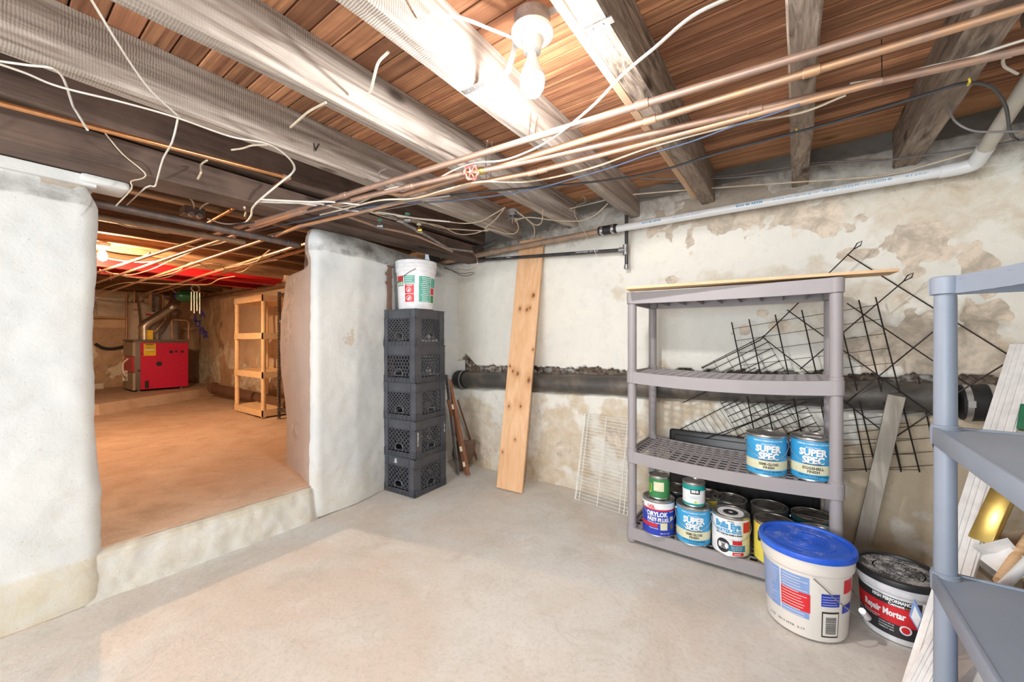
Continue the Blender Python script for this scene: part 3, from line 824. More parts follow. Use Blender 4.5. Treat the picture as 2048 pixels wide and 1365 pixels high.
c1 = (-.112, 2.262, zs); c2 = (.066, 2.292, zs + .004)
super_spec('paint_can', 'blue and cream paint can on the third shelf reading SEMI-GLOSS FINISH, left of its twin', c1, facing(*c1[:2]) + .12, 'SEMI-GLOSS', 'WHITE 276-01 BLANCO')
super_spec('paint_can', 'blue and cream paint can reading EGGSHELL FINISH beside the shelf post', c2, facing(*c2[:2]) + .05, 'EGGSHELL', 'PASTEL BASE C274-1B BASE PASTEL', top_sticker=True)
zb = TG[3] - .004
c3 = (-.436, 2.247, zb)
super_spec('paint_can', 'blue and cream paint can on the bottom shelf under a small teal can', c3, facing(*c3[:2]) + .05, 'SEMI-GLOSS', 'WHITE 276-1B BASE PASTEL')

# waterproofing plug can, blue with a white top
c = (-.612, 2.238, zb); phi = facing(c[0], c[1]) + .05; r = GR + .0016
t = thing('paint_can', 'dark blue can with a white top reading FAST PLUG, leftmost on the bottom shelf', 'paint can', c)
can_body(t, GR, GH, phi=phi + .35)
lb = MB(); lb.patch(GR + .0005, 0, 2 * PI, .009, GH - .012, n=48); lo = lb.build('label', 'label_navy', t, smooth=True)
q = MB(); q.patch(GR + .0008, phi - 1.7, phi + 1.5, .148, GH - .012); q.build('label_band', 'print_white', lo, smooth=True)
q = MB(); q.patch(GR + .0010, phi - 1.7, phi + 1.5, .140, .148); q.patch(GR + .001, phi - 1.6, phi - .1, .052, .070); q.build('label_stripe', 'label_red', lo, smooth=True)
lettering(lo, 'label_red', [('UGL', .016, .152, .042, .05, -.042)], r, phi)
lettering(lo, 'print_white', [('DRYLOK', .023, .111, .112, .05, -.010), ('FAST PLUG', .019, .084, .112, .05, -.008), ('HYDRAULIC CEMENT', .006, .072, .07, .02, -.03), ('STOPS WATER', .005, .043, .05, .02, -.03), ('NET WT 4 LBS', .005, .02, .05, .02, .03), ('WET OR DRY', .006, .132, .03, .02, .072)], r, phi)
for (u0, u1, z0, z1, mm) in ((.005, .042, .040, .078, 'label_cream'), (.058, .080, .088, .110, 'label_cream'), (.056, .080, .040, .070, 'can_lid_old')):
    q = MB(); q.patch(GR + .0012, phi + u0 / GR, phi + u1 / GR, z0, z1); q.build('picture_panel', mm, lo, smooth=True)

# primer can, white, blue and red
c = (-.262, 2.247, zb); phi = facing(c[0], c[1]) + .0
t = thing('paint_can', 'white primer can with blue lettering and a black circle, front of the bottom shelf', 'paint can', c)
can_body(t, GR, GH, phi=phi + .3)
q = MB(); q.lathe([(0.001, GH - .0035), (.050, GH - .0035), (.058, GH - .001), (.060, GH - .004)], 36); q.build('lid_label', 'print_white', t, smooth=True)
q = MB(); q.lathe([(.010, GH - .0028), (.034, GH - .0028)], 30); q.build('lid_print', 'label_blackish', t)
lb = MB(); lb.patch(GR + .0005, 0, 2 * PI, .009, GH - .012, n=48); lo = lb.build('label', 'print_white', t, smooth=True)
q = MB(); q.patch(GR + .0008, phi + .60, phi + 2.6, .009, GH - .020); q.build('label_field', 'label_cream', lo, smooth=True)
for a_ in ((.70, 1.3, .120, GH - .022), (.10, .62, .062, .084), (.10, .72, .011, .026)): q = MB(); q.patch(GR + .0010, phi + a_[0], phi + a_[1], a_[2], a_[3]); q.build('label_stripe', 'label_red', lo, smooth=True)
q = MB(); q.patch(GR + .0012, phi - .12, phi + .82, .030, .060); q.build('label_panel', 'label_cyan_dark', lo, smooth=True)
q = MB(); f = on_cyl(GR + .0013, phi - .40, .050)
q.add([f(.031 * math.cos(2 * PI * i / 28), .034 * math.sin(2 * PI * i / 28)) for i in range(28)] + [f(0, 0)], [(i, (i + 1) % 28, 28) for i in range(28)]); q.build('label_disc', 'print_black', lo)
lettering(lo, 'text_blue', [('Bulls Eye', .028, .138, .118, .05, -.012), ('WATER-BASE', .016, .116, .118, .04, -.010)], GR + .0018, phi)
lettering(lo, 'print_black', [('MULTI-PURPOSE PRIMER & SEALER', .007, .104, .120, .04, -.008), ('ZINSSER', .005, .171, .03)], GR + .0018, phi)
lettering(lo, 'print_white', [('INTERIOR', .0075, .058, .042, .03, -.033), ('Primer in 1 coat', .0045, .050, .045, .01, -.033), ('Very Low Odor', .0045, .043, .042, .01, -.033), ('High Hiding', .0045, .036, .036, .01, -.033), ('Seals uniformly', .004, .051, .05, .01, .028), ('Seals stains, odors', .004, .044, .05, .01, .028), ('Soap & water', .004, .037, .045, .01, .028), ('WHITE', .006, .015, .03, .02, .03)], GR + .0019, phi)

# the other cans of the bottom shelf
def plain_can(label, x, y, lab, lid='can_lid_old', z=zb, bail=False, band=None, bd=True, group=None, r=GR, h=GH, phi=None):
    t = thing('paint_can', label, 'paint can', (x, y, z))
    phi = facing(x, y) if phi is None else phi
    can_body(t, r, h, phi=phi, lid=lid, bail=bail, bail_down=bd, n=36)
    if lab:
        lb = MB(); lb.patch(r + .0005, 0, 2 * PI, .009, h - .012, n=40); lo = lb.build('label', lab, t, smooth=True)
        if band:
            q = MB()
            for (a0, a1, z0, z1) in band[1]: q.patch(r + .0009, phi + a0, phi + a1, z0, z1)
            q.build('label_band', band[0], lo, smooth=True)
        return t, lo, phi
    return t, None, phi
plain_can('yellow paint can on the bottom shelf, mostly hidden behind the blue-lidded pail', -.080, 2.262, 'label_yellow', band=('label_blackish', [(-.9, .9, .10, .145)]))
plain_can('bare steel paint can half hidden by the blue pail lid, bottom shelf', .088, 2.250, None, lid='can_steel', bail=True, bd=False)
plain_can('grey steel can with a dusty dark lid, behind the white primer can', -.290, 2.440, None)
plain_can('grey steel can with a dusty dark lid, behind the yellow can', -.108, 2.450, None)
plain_can('dark blue paint can with dusty lid and raised wire handle, back right, bottom shelf', .066, 2.450, 'label_cyan_dark', bail=True, bd=False)
plain_can('paint can with a dark lid standing behind the FAST PLUG can', -.566, 2.430, 'label_blackish')
plain_can('yellowish paint can standing behind the small teal can', -.404, 2.438, 'label_yellow')
zq = zb + GH
t, lo, phi = plain_can('small green can with a pale paper patch, standing on the FAST PLUG can', -.607, 2.235, 'label_green', lid='can_steel', z=zq, r=.0535, h=.122)
q = MB(); q.patch(.0545, phi - .55, phi + .45, .045, .094); q.build('paper_patch', 'label_cream', lo, smooth=True)
q = MB(); q.text('U', .05, on_cyl(.0548, phi - 1.0, .030), .022, .02); q.build('lettering', 'label_lime', lo)
t, lo, phi = plain_can('small white and teal can standing on the blue and cream can', -.432, 2.240, 'print_white', lid='can_steel', z=zq, r=.0535, h=.122)
q = MB(); q.patch(.0545, 0, 2 * PI, .086, .110, n=36); q.patch(.0545, 0, 2 * PI, .009, .019, n=36); q.build('label_band', 'label_teal', lo, smooth=True)
q = MB(); q.patch(.0549, phi - .30, phi + .55, .068, .092); q.build('label_panel', 'print_black', lo, smooth=True)
lettering(lo, 'print_white', [('BEHR', .013, .075, .036, .05, .007)], .0556, phi)
lettering(lo, 'label_teal', [('Kitchen & Bathroom', .004, .053, .06, 0, 0), ('Enamel Paint', .004, .045, .04, 0, 0)], .0552, phi)
q = MB(); q.add([on_cyl(.0552, phi + .15, .028)(.006 * math.cos(i * PI / 8), .006 * math.sin(i * PI / 8)) for i in range(16)], [tuple(range(16))]); q.build('label_dot', 'label_lime', lo)

# pails
def pail(t, rb, rt, h, m, lidm=None, lidtop=None, rim=.04, n=48, lidh=.018, ribs=()):
    b = MB(); R = lambda z: rb + (rt - rb) * z / h
    prof = [(0.001, .003), (rb - .008, .003), (rb - .002, 0), (rb, .006), (R(h - rim - .01), h - rim - .01), (R(h - rim) + .006, h - rim - .004), (R(h - rim) + .008, h - rim + .002)]
    for z in ribs: prof += [(R(z) + .004, z - .003), (R(z) + .009, z), (R(z) + .009, z + .004), (R(z) + .004, z + .006)]
    prof += [(rt + .008, h - .006), (rt + .007, h), (rt + .001, h), (rt - .002, h - .006)]
    if lidm is None: prof += [(rb - .003, .02), (0.001, .02)]
    b.lathe(prof, n); b.build('body', m, t, smooth=True)
    if lidm:
        l = MB(); l.lathe([(rt + .0085, h - lidh + .004), (rt + .013, h - lidh + .002), (rt + .014, h - .004), (rt + .012, h + .005), (rt + .006, h + .007), (rt - .003, h + .006), (rt - .006, h - .002)], n); lo_ = l.build('lid', lidm, t, smooth=True)
        l = MB(); pr = [(rt - .004, h - .003), (rt - .05, h - .003)]
        for rr in (.095, .07, .058, .046, .034, .022):
            rr = rr * rt / .15
            pr += [(rr + .003, h - .003), (rr + .002, h - .0012), (rr, h - .0012), (rr - .001, h - .003)]
        pr += [(.001, h - .003)]
        l.lathe(pr, n); l.build('lid_top', lidtop or lidm, lo_, smooth=True)
def bail_wire(t, r, z, ang, drop, swing, rr=.0022, grip=None):
    """wire handle: from ears at +-90 deg of ang, hanging down on side 'ang'"""
    w_ = MB(); pts = []; f = Vector((math.cos(ang), math.sin(ang), 0)); s2 = Vector((-math.sin(ang), math.cos(ang), 0))
    for i in range(29):
        a = PI * i / 28; sx = math.cos(a) * (r + .004); k = math.sin(a)
        p = s2 * sx + f * (math.sqrt(max(0, (r + .008) ** 2 - sx * sx))) * min(1, swing) + Vector((0, 0, z - drop * k)); pts.append(p)
    w_.tube(pts, rr, 6); h_ = w_.build('handle', 'steel_grey', t, smooth=True)
    if grip:
        g = MB(); g.tube(pts[12:17], .010, 10); g.build('grip', grip, h_, smooth=True)

# white pail on top of the crates
cx, cy = -2.375, 2.03
ZC = 1.372
t = thing('pail', 'open white plastic bucket with green and red printing, on top of the crate stack', 'bucket', (cx, cy, ZC))
pail(t, .132, .149, .362, 'pail_white', rim=.075, ribs=(.312, .334), n=48)
phi = facing(cx, cy); Rz = lambda z: .132 + (.149 - .132) * z / .362 + .0006
def pl(mb, a0, a1, z0, z1, e=0.0): mb.patch(Rz(z0) + e, phi + a0, phi + a1, z0, z1, r2=Rz(z1) + e, n=max(3, int(abs(a1 - a0) / .07))); return mb
for a_ in ((-1.25, -.72, .170, .205), (.86, 1.2, .05, .105)): q = MB(); pl(q, *a_); q.build('print_block', 'label_green', t, smooth=True)
for a_ in ((-1.25, -.72, .205, .245), (-.62, -.12, .050, .108), (.86, 1.2, .11, .16), (-.62, -.12, .112, .180)): q = MB(); pl(q, *a_); ro_ = q.build('warning_block', 'label_red', t, smooth=True)
for a_ in ((-.66, -.08, .186, .246), (.86, 1.3, .165, .235), (.14, .82, .052, .242)): q = MB(); pl(q, *a_); tx = q.build('text_block', 'print_green', t, smooth=True)
q = MB(); random.seed(5)
for k in range(13):
    z = .058 + k * .0142
    pl(q, .24 + random.uniform(0, .1), .80 - random.uniform(0, .12), z, z + .004, .0008)
for k in range(4): pl(q, -.60, -.12 - random.uniform(0, .1), .193 + k * .014, .196 + k * .014, .0008)
q.build('text_lines', 'print_white', tx, kind='stuff')
q = MB()
for zc in (.079, .140):
    r_ = Rz(zc) + .0008; f = on_cyl(r_, phi - .40, zc); n_ = 24
    q.add([f(.019 * math.cos(2 * PI * i / n_), .019 * math.sin(2 * PI * i / n_)) for i in range(n_)] + [f(.015 * math.cos(2 * PI * i / n_), .015 * math.sin(2 * PI * i / n_)) for i in range(n_)], [(i, (i + 1) % n_, n_ + (i + 1) % n_, n_ + i) for i in range(n_)])
    q.add([f(-.012, -.012), f(-.009, -.014), f(.012, .012), f(.009, .014)], [(0, 1, 2, 3)])
    q.add([f(-.006, -.010), f(.006, -.010), f(.008, .0), f(.0, .008), f(-.005, .002)], [(0, 1, 2, 3, 4)])
q.text('WARNING', .008, on_cyl(Rz(.17) + .0008, phi - .37, .167), .05, .04)
q.text('ROCK', .022, on_cyl(Rz(.18) + .0008, phi - .985, .177), .075, .05)
q.build('lettering', 'print_white', ro_)
w_ = MB(); e1 = Vector((math.cos(phi - .02), math.sin(phi - .02), 0)) * .158 + Vector((0, 0, .292)); e2 = Vector((math.cos(phi - 1.45), math.sin(phi - 1.45), 0)) * .160 + Vector((0, 0, .135))
w_.tube(smoothpath([e1, Vector((math.cos(phi - .35), math.sin(phi - .35), 0)) * .163 + Vector((0, 0, .262)), Vector((math.cos(phi - .9), math.sin(phi - .9), 0)) * .165 + Vector((0, 0, .205)), e2]), .0024, 6)
w_.build('handle', 'steel_dark', t, smooth=True)

# joint compound pail with blue lid
cx, cy = .036, 1.995
t = thing('pail', 'off-white plastic pail with a dusty blue lid, in front of the grey shelving unit', 'bucket', (cx, cy, .002))
pail(t, .132, .149, .318, 'pail_cream', 'lid_blue', 'lid_blue_dusty', rim=.062, ribs=())
phi = facing(cx, cy)
Rz = lambda z: .132 + (.149 - .132) * z / .318 + .0007
for a_ in ((-1.45, -.62, .075, .235), (-.58, .08, .172, .235), (-.58, .08, .075, .100)): q = MB(); pl(q, *a_); bo = q.build('print_block', 'label_pale_blue', t, smooth=True)
for a_ in ((-.58, .10, .100, .172, .0004), (.92, 1.3, .185, .236)): q = MB(); pl(q, *a_); q.build('warning_block', 'label_red', t, smooth=True)
for a_ in ((.34, .80, .138, .186), (.90, 1.3, .110, .142)): q = MB(); pl(q, *a_); q.build('printed_panel', 'label_navy', t, smooth=True)
q = MB()
for k in range(20):
    z = .078 + k * .0079; pl(q, -1.42, -.66 - random.uniform(0, .22), z, z + .0016, .0006)
for k in range(14):
    z = .078 + k * .0112
    pl(q, -.55, .04 - random.uniform(0, .2), z, z + .0022, .0008)
for k in range(4): pl(q, .36, .78 - random.uniform(0, .12), .145 + k * .0098, .1465 + k * .0098, .0006)
q.build('text_lines', 'pail_cream', bo, kind='stuff')
q = MB(); pl(q, .36, .80, .020, .118, .0); bb = q.build('barcode_frame', 'print_black', t, smooth=True)
q = MB(); pl(q, .385, .775, .026, .112, .0006); bw = q.build('barcode_field', 'pail_cream', t, smooth=True)
q = MB(); z = .034
while z < .098:
    hh = random.choice([.0012, .002, .003]); pl(q, .45, .72, z, z + hh, .0012); z += hh + random.choice([.0012, .002])
q.text('2 90   2013 MTR  2.17', .007, on_cyl(Rz(.03) + .001, phi - .50, .028, .02), .13, .0)
q.build('lettering', 'print_black', t)
w_ = MB(); V = lambda a, r_, z: Vector((math.cos(phi + a) * r_, math.sin(phi + a) * r_, z))
w_.tube(smoothpath([V(.15, .160, .245), V(.30, .162, .225), V(.65, .166, .172), V(1.1, .172, .120), V(1.5, .180, .095), V(2.0, .175, .12), V(2.9, .165, .235)]), .0022, 6); ho = w_.build('handle', 'steel_grey', t, smooth=True)
g = MB(); g.tube([V(1.22, .178, .132), V(1.42, .185, .098), V(1.55, .188, .085)], [.011, .012, .011], 12); g.build('grip', 'pail_white', ho, smooth=True)

# repair mortar pail, black lid
cx, cy = .330, 2.135
t = thing('pail', 'small white pail with black dusty lid and red mortar label', 'bucket', (cx, cy, .002))
pail(t, .108, .122, .232, 'pail_white', 'lid_black', 'lid_black_dusty', rim=.045)
phi = facing(cx, cy) + .05
Rz = lambda z: .108 + (.122 - .108) * z / .232 + .0007
q = MB(); pl(q, -1.5, 1.3, .022, .168); lo = q.build('label', 'label_blackish', t, smooth=True)
q = MB(); n_ = 24; vs = []
for i in range(n_ + 1):
    a = -1.45 + 2.7 * i / n_; zz0 = .070 + .012 * (a / 1.4) ** 2; 
    for z_, e in ((zz0, .0006), (.138, .0006)): vs.append(Vector((math.cos(phi + a) * (Rz(z_) + e), math.sin(phi + a) * (Rz(z_) + e), z_)))
q.add(vs, [(2 * i, 2 * i + 2, 2 * i + 3, 2 * i + 1) for i in range(n_)]); q.build('label_field', 'label_red', lo, smooth=True)
rr_ = Rz(.12) + .0016
q = MB(); q.text('Repair Mortar', .023, on_cyl(rr_, phi - .42, .098), .128, .045)
q.text('HIGH PERFORMANCE', .012, on_cyl(Rz(.15) + .0014, phi - .20, .153), .118, .05).text('Cement', .0095, on_cyl(Rz(.15) + .0014, phi - .10, .1405), .045, .05)
q.text('Vinyl Concrete Patcher', .005, on_cyl(rr_ - .0007, phi - .75, .080), .06, .01).text('for Smooth Repairs', .005, on_cyl(rr_ - .0007, phi - .78, .073), .05, .01)
for k, s_ in enumerate(('COVERS 2 PER SQ', 'INTERIOR', 'CEMENT MIX')): q.text(s_, .004, on_cyl(Rz(.06) + .001, phi - .35, .062 - k * .010), .045, .02)
q.text('NET WT 10 LB (4.54 kg)', .004, on_cyl(Rz(.05) + .001, phi + .75, .050), .05, .02)
q.build('lettering', 'print_white', lo)
q = MB(); f = on_cyl(Rz(.06) + .0030, phi + .12, .060)
q.add([f(.017 * math.cos(i * PI / 12), .017 * math.sin(i * PI / 12)) for i in range(24)], [tuple(range(24))]); sl_ = q.build('seal', 'print_white', lo)
q = MB(); f = on_cyl(Rz(.06) + .0036, phi + .12, .060); q.add([f(.012 * math.cos(i * PI / 12), .012 * math.sin(i * PI / 12)) for i in range(24)], [tuple(range(24))]); q.build('seal_disc', 'label_red', lo)
q = MB(); q.text('BY BONSAL', .004, on_cyl(Rz(.14) + .0014, phi + .24, .141), .03, .02); q.build('lettering', 'text_gold', lo)

# ------------------------------------------------------------------ milk crates
def crate(label, loc, rz, style, hgt=.2745, w=.336, holes=True, mark=None):
    t = thing('milk_crate', label, 'crate', loc, rz, None)
    h = hgt - .003; hw = w / 2; frs = [MB() for _ in range(4)]; cw = .058; th = .007
    zr = h - .066   # underside of the solid upper band
    rim = MB()
    for s in range(4):
        R4 = Matrix.Rotation(s * PI / 2, 4, 'Z')
        # faces at local y=-hw
        frs[s].box((-hw, -hw, .004), (-hw + cw, -hw + th, h - .004), 0, R4).box((-hw + cw - .004, -hw - .004, .05), (-hw + cw, -hw, h - .006), 0, R4)
        frs[(s + 1) % 4].box((hw - cw, -hw, .004), (hw - .0001, -hw + th, h - .004), 0, R4).box((hw - cw, -hw - .004, .05), (hw - cw + .004, -hw, h - .006), 0, R4)
        rim.box((-hw + cw, -hw + .003, zr), (hw - cw, -hw + th, h - .004), 0, R4)
        rim.box((-hw - .003, -hw - .003, h - .007), (hw + .003, -hw + th, h), 0, R4)
        rim.box((-hw - .0045, -hw - .0045, zr - .004), (hw + .0045, -hw + .004, zr), 0, R4)
        for z in (0.0, .016, .032, .048): rim.box((-hw - .0045, -hw - .0045, z), (hw + .0045, -hw + .004, z + .0035), 0, R4)
        rim.box((-hw, -hw + .001, 0), (hw, -hw + .004, .030), 0, R4)
        for i in range(9): x = -hw + .02 + i * (w - .04) / 8; rim.box((x - .0015, -hw - .004, .0), (x + .0015, -hw, .050), 0, R4)
        L = MB(); z0 = .050; z1 = zr - .002; x0 = -hw + cw; x1 = hw - cw; W = x1 - x0; H = z1 - z0
        hc = Vector((0, z0 + .018)); hr = .030 if holes else 0
        def seg(a, b):
            # clip by the hand hole
            n = 14
            for i in range(n):
                p = a.lerp(b, i / n); q_ = a.lerp(b, (i + 1) / n); m_ = (p + q_) / 2
                if hr and ((m_.x - hc.x) / 1.25) ** 2 + (m_.y - hc.y) ** 2 < hr * hr: continue
                out.append((p, q_))
        out = []
        if style == 'hex':
            c_ = .0165; 
            for r_ in range(-1, 8):
                for k in range(-5, 6):
                    cx_ = k * c_ * 1.732 + (c_ * .866 if r_ % 2 else 0); cz = z0 + .01 + r_ * c_ * 1.5
                    for e in range(3):
                        a1 = math.radians(30 + 60 * e); a2 = math.radians(90 + 60 * e)
                        p = Vector((cx_ + c_ * math.cos(a1), cz + c_ * math.sin(a1))); q_ = Vector((cx_ + c_ * math.cos(a2), cz + c_ * math.sin(a2)))
                        if min(p.x, q_.x) < x0 - .003 or max(p.x, q_.x) > x1 + .003 or min(p.y, q_.y) < z0 - .003 or max(p.y, q_.y) > z1 + .003: continue
                        m_ = (p + q_) / 2
                        if hr and ((m_.x - hc.x) / 1.25) ** 2 + (m_.y - hc.y) ** 2 < hr * hr: continue
                        out.append((p, q_))
        else:
            st = {'diamond': .030, 'wide': .037}[style]
            for sg in (1, -1):
                k = -int(H / st) - 2
                while k * st < W + H:
                    xs_ = x0 + k * st
                    # line x = xs_ + (z - z0) or mirrored
                    a = Vector((xs_, z0)); b = Vector((xs_ + H, z1))
                    ta = max(0, (x0 - a.x) / H); tb = min(1, (x1 - a.x) / H)
                    if tb > ta + .02:
                        p = a.lerp(b, ta); q_ = a.lerp(b, tb)
                        if sg < 0: p = Vector((-p.x, p.y)); q_ = Vector((-q_.x, q_.y))
                        seg(p, q_)
                    k += 1
        for p, q_ in out:
            A = R4 @ Vector((p.x, -hw + .004, p.y)); B = R4 @ Vector((q_.x, -hw + .004, q_.y)); up = R4 @ Vector((0, 1, 0))
            L.bar(A, B, .0055, .008, up=(R4.to_3x3() @ Vector((0, 1, 0))))
        if hr:
            pts = [R4 @ Vector((hc.x + 1.25 * hr * math.cos(a), -hw + .003, max(z0 - .001, hc.y + hr * math.sin(a)))) for a in [2 * PI * i / 24 for i in range(24)]]
            L.tube(pts, .0048, 6, closed=True)
        L.build('lattice_side', 'crate_black', t)
    for fr in frs: fr.build('corner_post', 'crate_black', t)
    rim.build('rim', 'crate_black', t)
    b = MB()
    for i in range(9):
        x = -hw + .02 + i * (w - .04) / 8
        b.box((x - .003, -hw + .004, .008), (x + .003, hw - .004, .014)).box((-hw + .004, x - .003, .008), (hw - .004, x + .003, .014))
    b.build('bottom_grid', 'crate_black', t)
    if mark: mark(t, hw, h)
    return t
kx, ky = -2.395, 2.035
def mark_band(t, hw, h):
    q = MB(); q.text('DAIRY', .012, lambda u, v: Vector((u - .03, -hw - .0002 + .002, h - .050 + v)), .030, .04, cell=0)
    q.text('O', .018, lambda u, v: Vector((u - .03, -hw + .0018, h - .036 + v)), .022, .06, cell=0); q.build('stamp', 'print_white', t)
def mark_post(t, hw, h):
    q = MB()
    q.text('PROPERTY OF', .010, lambda u, v: Vector((hw + .0006, -hw + .012 + .010 - v + .006, h - .082 - u - .05)), .100, .05, cell=0)
    q.text('DAIRY 1.800', .009, lambda u, v: Vector((hw + .0006, hw - .022 + .010 - v, h - .052 - u - .045)), .075, .05, cell=0)
    q.build('stamp', 'print_white', t)
crate('black milk crate at the very bottom of the stack, with a small white stamp', (kx, ky, .002), math.radians(4), 'wide', mark=mark_band)
crate('black milk crate second from the bottom, white lettering on its corner', (kx - .003, ky + .002, .002 + .2745), math.radians(6), 'wide', mark=mark_post)
crate('black milk crate in the middle of the stack of five', (kx - .010, ky + .004, .002 + .2745 * 2), math.radians(8), 'diamond')
crate('black milk crate with honeycomb sides, second from the top', (kx - .014, ky + .004, .002 + .2745 * 3), math.radians(7), 'hex')
crate('black milk crate at the top of the stack, under the white bucket', (kx - .012, ky + .0, .002 + .2745 * 4 - .004), math.radians(8), 'diamond', w=.330)
# metal post standing behind the crates
mb = MB(); a = at(779, 535, X=-2.52); zb_ = 0.0
mb.box((a.x - .012, a.y - .015, .01), (a.x + .012, a.y + .015, a.z)); mb.box((a.x - .02, a.y - .03, a.z), (a.x + .02, a.y + .03, a.z + .01))
for dz in (.06, .13, .40): mb.box((a.x - .008, a.y - .032, a.z - dz), (a.x + .008, a.y + .0, a.z - dz + .02)).cyl((a.x + .0, a.y - .0, a.z - dz - .02), (a.x + .03, a.y + .0, a.z - dz - .02), .008, 8)
mb.box((a.x - .03, a.y - .04, 0.003), (a.x + .03, a.y + .02, .012))
tag(mb.build('steel_post', 'drain_clay'), 'rusty olive steel post standing between the wall and the crate stack', 'post')

# ------------------------------------------------------------------ things leaning in the corner behind the crates
def leaning(name, label, cat, a, b, wd, th, m, up, bev=.002):
    mb = MB(); mb.bar(a, b, wd, th, up=up, bev=bev); return tag(mb.build(name, m), label, cat)
# pine plank
a0 = at(993, 975, Z=.004); b0 = at(1046, 987, Z=.004); zt = 1.99
t0 = Vector((-1.853, 2.655, zt)); t1 = t0 + (b0 - a0).normalized() * .235
ctr0 = (a0 + b0) / 2; e = (b0 - a0).normalized(); ctr1 = at(1064, 480, Y=2.725)
mb = MB(); dn = (ctr1 - ctr0).normalized(); nrm = e.cross(dn).normalized()
mb.bar(ctr0 + Vector((0, 0, .0)), ctr1, .225, .020, up=nrm, bev=.002)
pk = tag(mb.build('pine_plank', 'pine_plank'), 'long knotty pine plank leaning upright against the back wall', 'plank')
kn = [(1067, 591, .010), (1040, 618, .009), (1054, 620, .009), (1060, 616, .008), (1026, 743, .010), (1035, 748, .012), (1020, 733, .006), (1058, 760, .016), (1041, 813, .007), (1018, 813, .008), (1066, 700, .006), (1005, 905, .006), (1030, 880, .006)]
fp = ctr0 + nrm * .01; kp = []
for (x_, y_, r_) in kn:
    dr_ = at(x_, y_, D=1.0) - Vector((0, 0, CAMH)); o_ = Vector((0, 0, CAMH)); tt = (fp - o_).dot(nrm) / dr_.dot(nrm)
    kp.append((tuple(o_ + dr_ * tt - pk.location), r_ * 1.5))
add_knots(MT['pine_plank'], kp)
# spirit level and wooden tools
A = at(897, 760, X=-2.34); B = at(935, 950, Z=.012); d = (A - B).normalized()
t = thing('spirit_level', 'long wooden spirit level leaning in the corner right of the crates', 'spirit level', B)
mb = MB(); mb.bar((0, 0, 0), A - B, .024, .06, up=(1, -.3, 0), bev=.002); mb.build('body', 'tool_wood', t)
for f_ in (.12, .28, .72):
    p = (A - B) * f_; mb = MB(); mb.bar(p - d * .02 + Vector((.006, -.022, 0)), p + d * .02 + Vector((.006, -.022, 0)), .018, .012, up=(1, -.3, 0)); mb.build('vial', 'label_cream', t)
mb = MB(); mb.bar(at(893, 750, X=-2.33), at(916, 948, Z=.01), .012, .045, up=(1, -.3, 0)); tag(mb.build('metal_strip', 'steel_grey'), 'grey metal strip leaning beside the wooden level', 'strip')
t = thing('shovel', 'rusty shovel standing blade down between the crates and the wall', 'shovel', at(915, 945, Z=.01))
L0 = t.location
mb = MB(); top = at(896, 800, X=-2.30) - L0
mb.tube([Vector((0.0, .03, .22)), top.lerp(Vector((0, .03, .2)), .4), top], .014, 8); mb.build('handle', 'tool_wood', t, smooth=True)
mb = MB(); vs = []; fs = []
for i in range(9):
    for j in range(7):
        u = j / 6 - .5; v = i / 8; wdt = .20 * (1 - .75 * (1 - v) ** 3) if v < .5 else .20
        vs.append(Vector((u * wdt * .75 + .0, u * wdt * .6 + .02 + .03 * (u * 2) ** 2, .0 + .26 * v)) + Vector((0, .04 * v, 0)))
for i in range(8):
    for j in range(6): a = i * 7 + j; fs.append((a, a + 1, a + 8, a + 7))
mb.add(vs, fs); bl = mb.build('blade', 'drain_clay', t, smooth=True); mo = bl.modifiers.new('s', 'SOLIDIFY'); mo.thickness = .003
leaning('wooden_strip', 'thin brown wooden strip leaning lowest in the corner behind the level', 'strip', at(957, 930, Z=.004), at(915, 800, Y=2.60), .014, .012, 'tool_wood', (0, 1, 0))

# white wire shelf leaning on the back wall
bl_, br_, tl_, tr_ = at(1150, 998, Z=.006), at(1249, 1030, Z=.006), at(1170, 828, Y=2.69), at(1258, 842, Y=2.69)
t = thing('wire_shelf', 'white wire refrigerator shelf leaning on the back wall beside the grey unit', 'wire rack', (bl_ + br_) / 2)
L0 = t.location; br_ = bl_ + (br_ - bl_).normalized() * .40; tr_ = tl_ + (br_ - bl_)
mb = MB(); n = 27
for i in range(n): f_ = i / (n - 1) * .97; mb.cyl((bl_.lerp(tl_, f_)) - L0, (br_.lerp(tr_, f_)) - L0, .0017, 5)
mb.build('cross_wires', 'white_wire', t)
for f_ in (0.02, .09, .45, .86, .94):
    mb = MB(); mb.cyl(bl_.lerp(br_, f_) - L0 - Vector((0, .004, 0)), tl_.lerp(tr_, f_) - L0 - Vector((0, .004, 0)), .003, 6); mb.build('rod', 'white_wire', t)
mb = MB(); mb.tube([bl_ - L0, br_ - L0, tr_ - L0, tl_ - L0], .0035, 6, closed=True); mb.build('frame', 'white_wire', t)

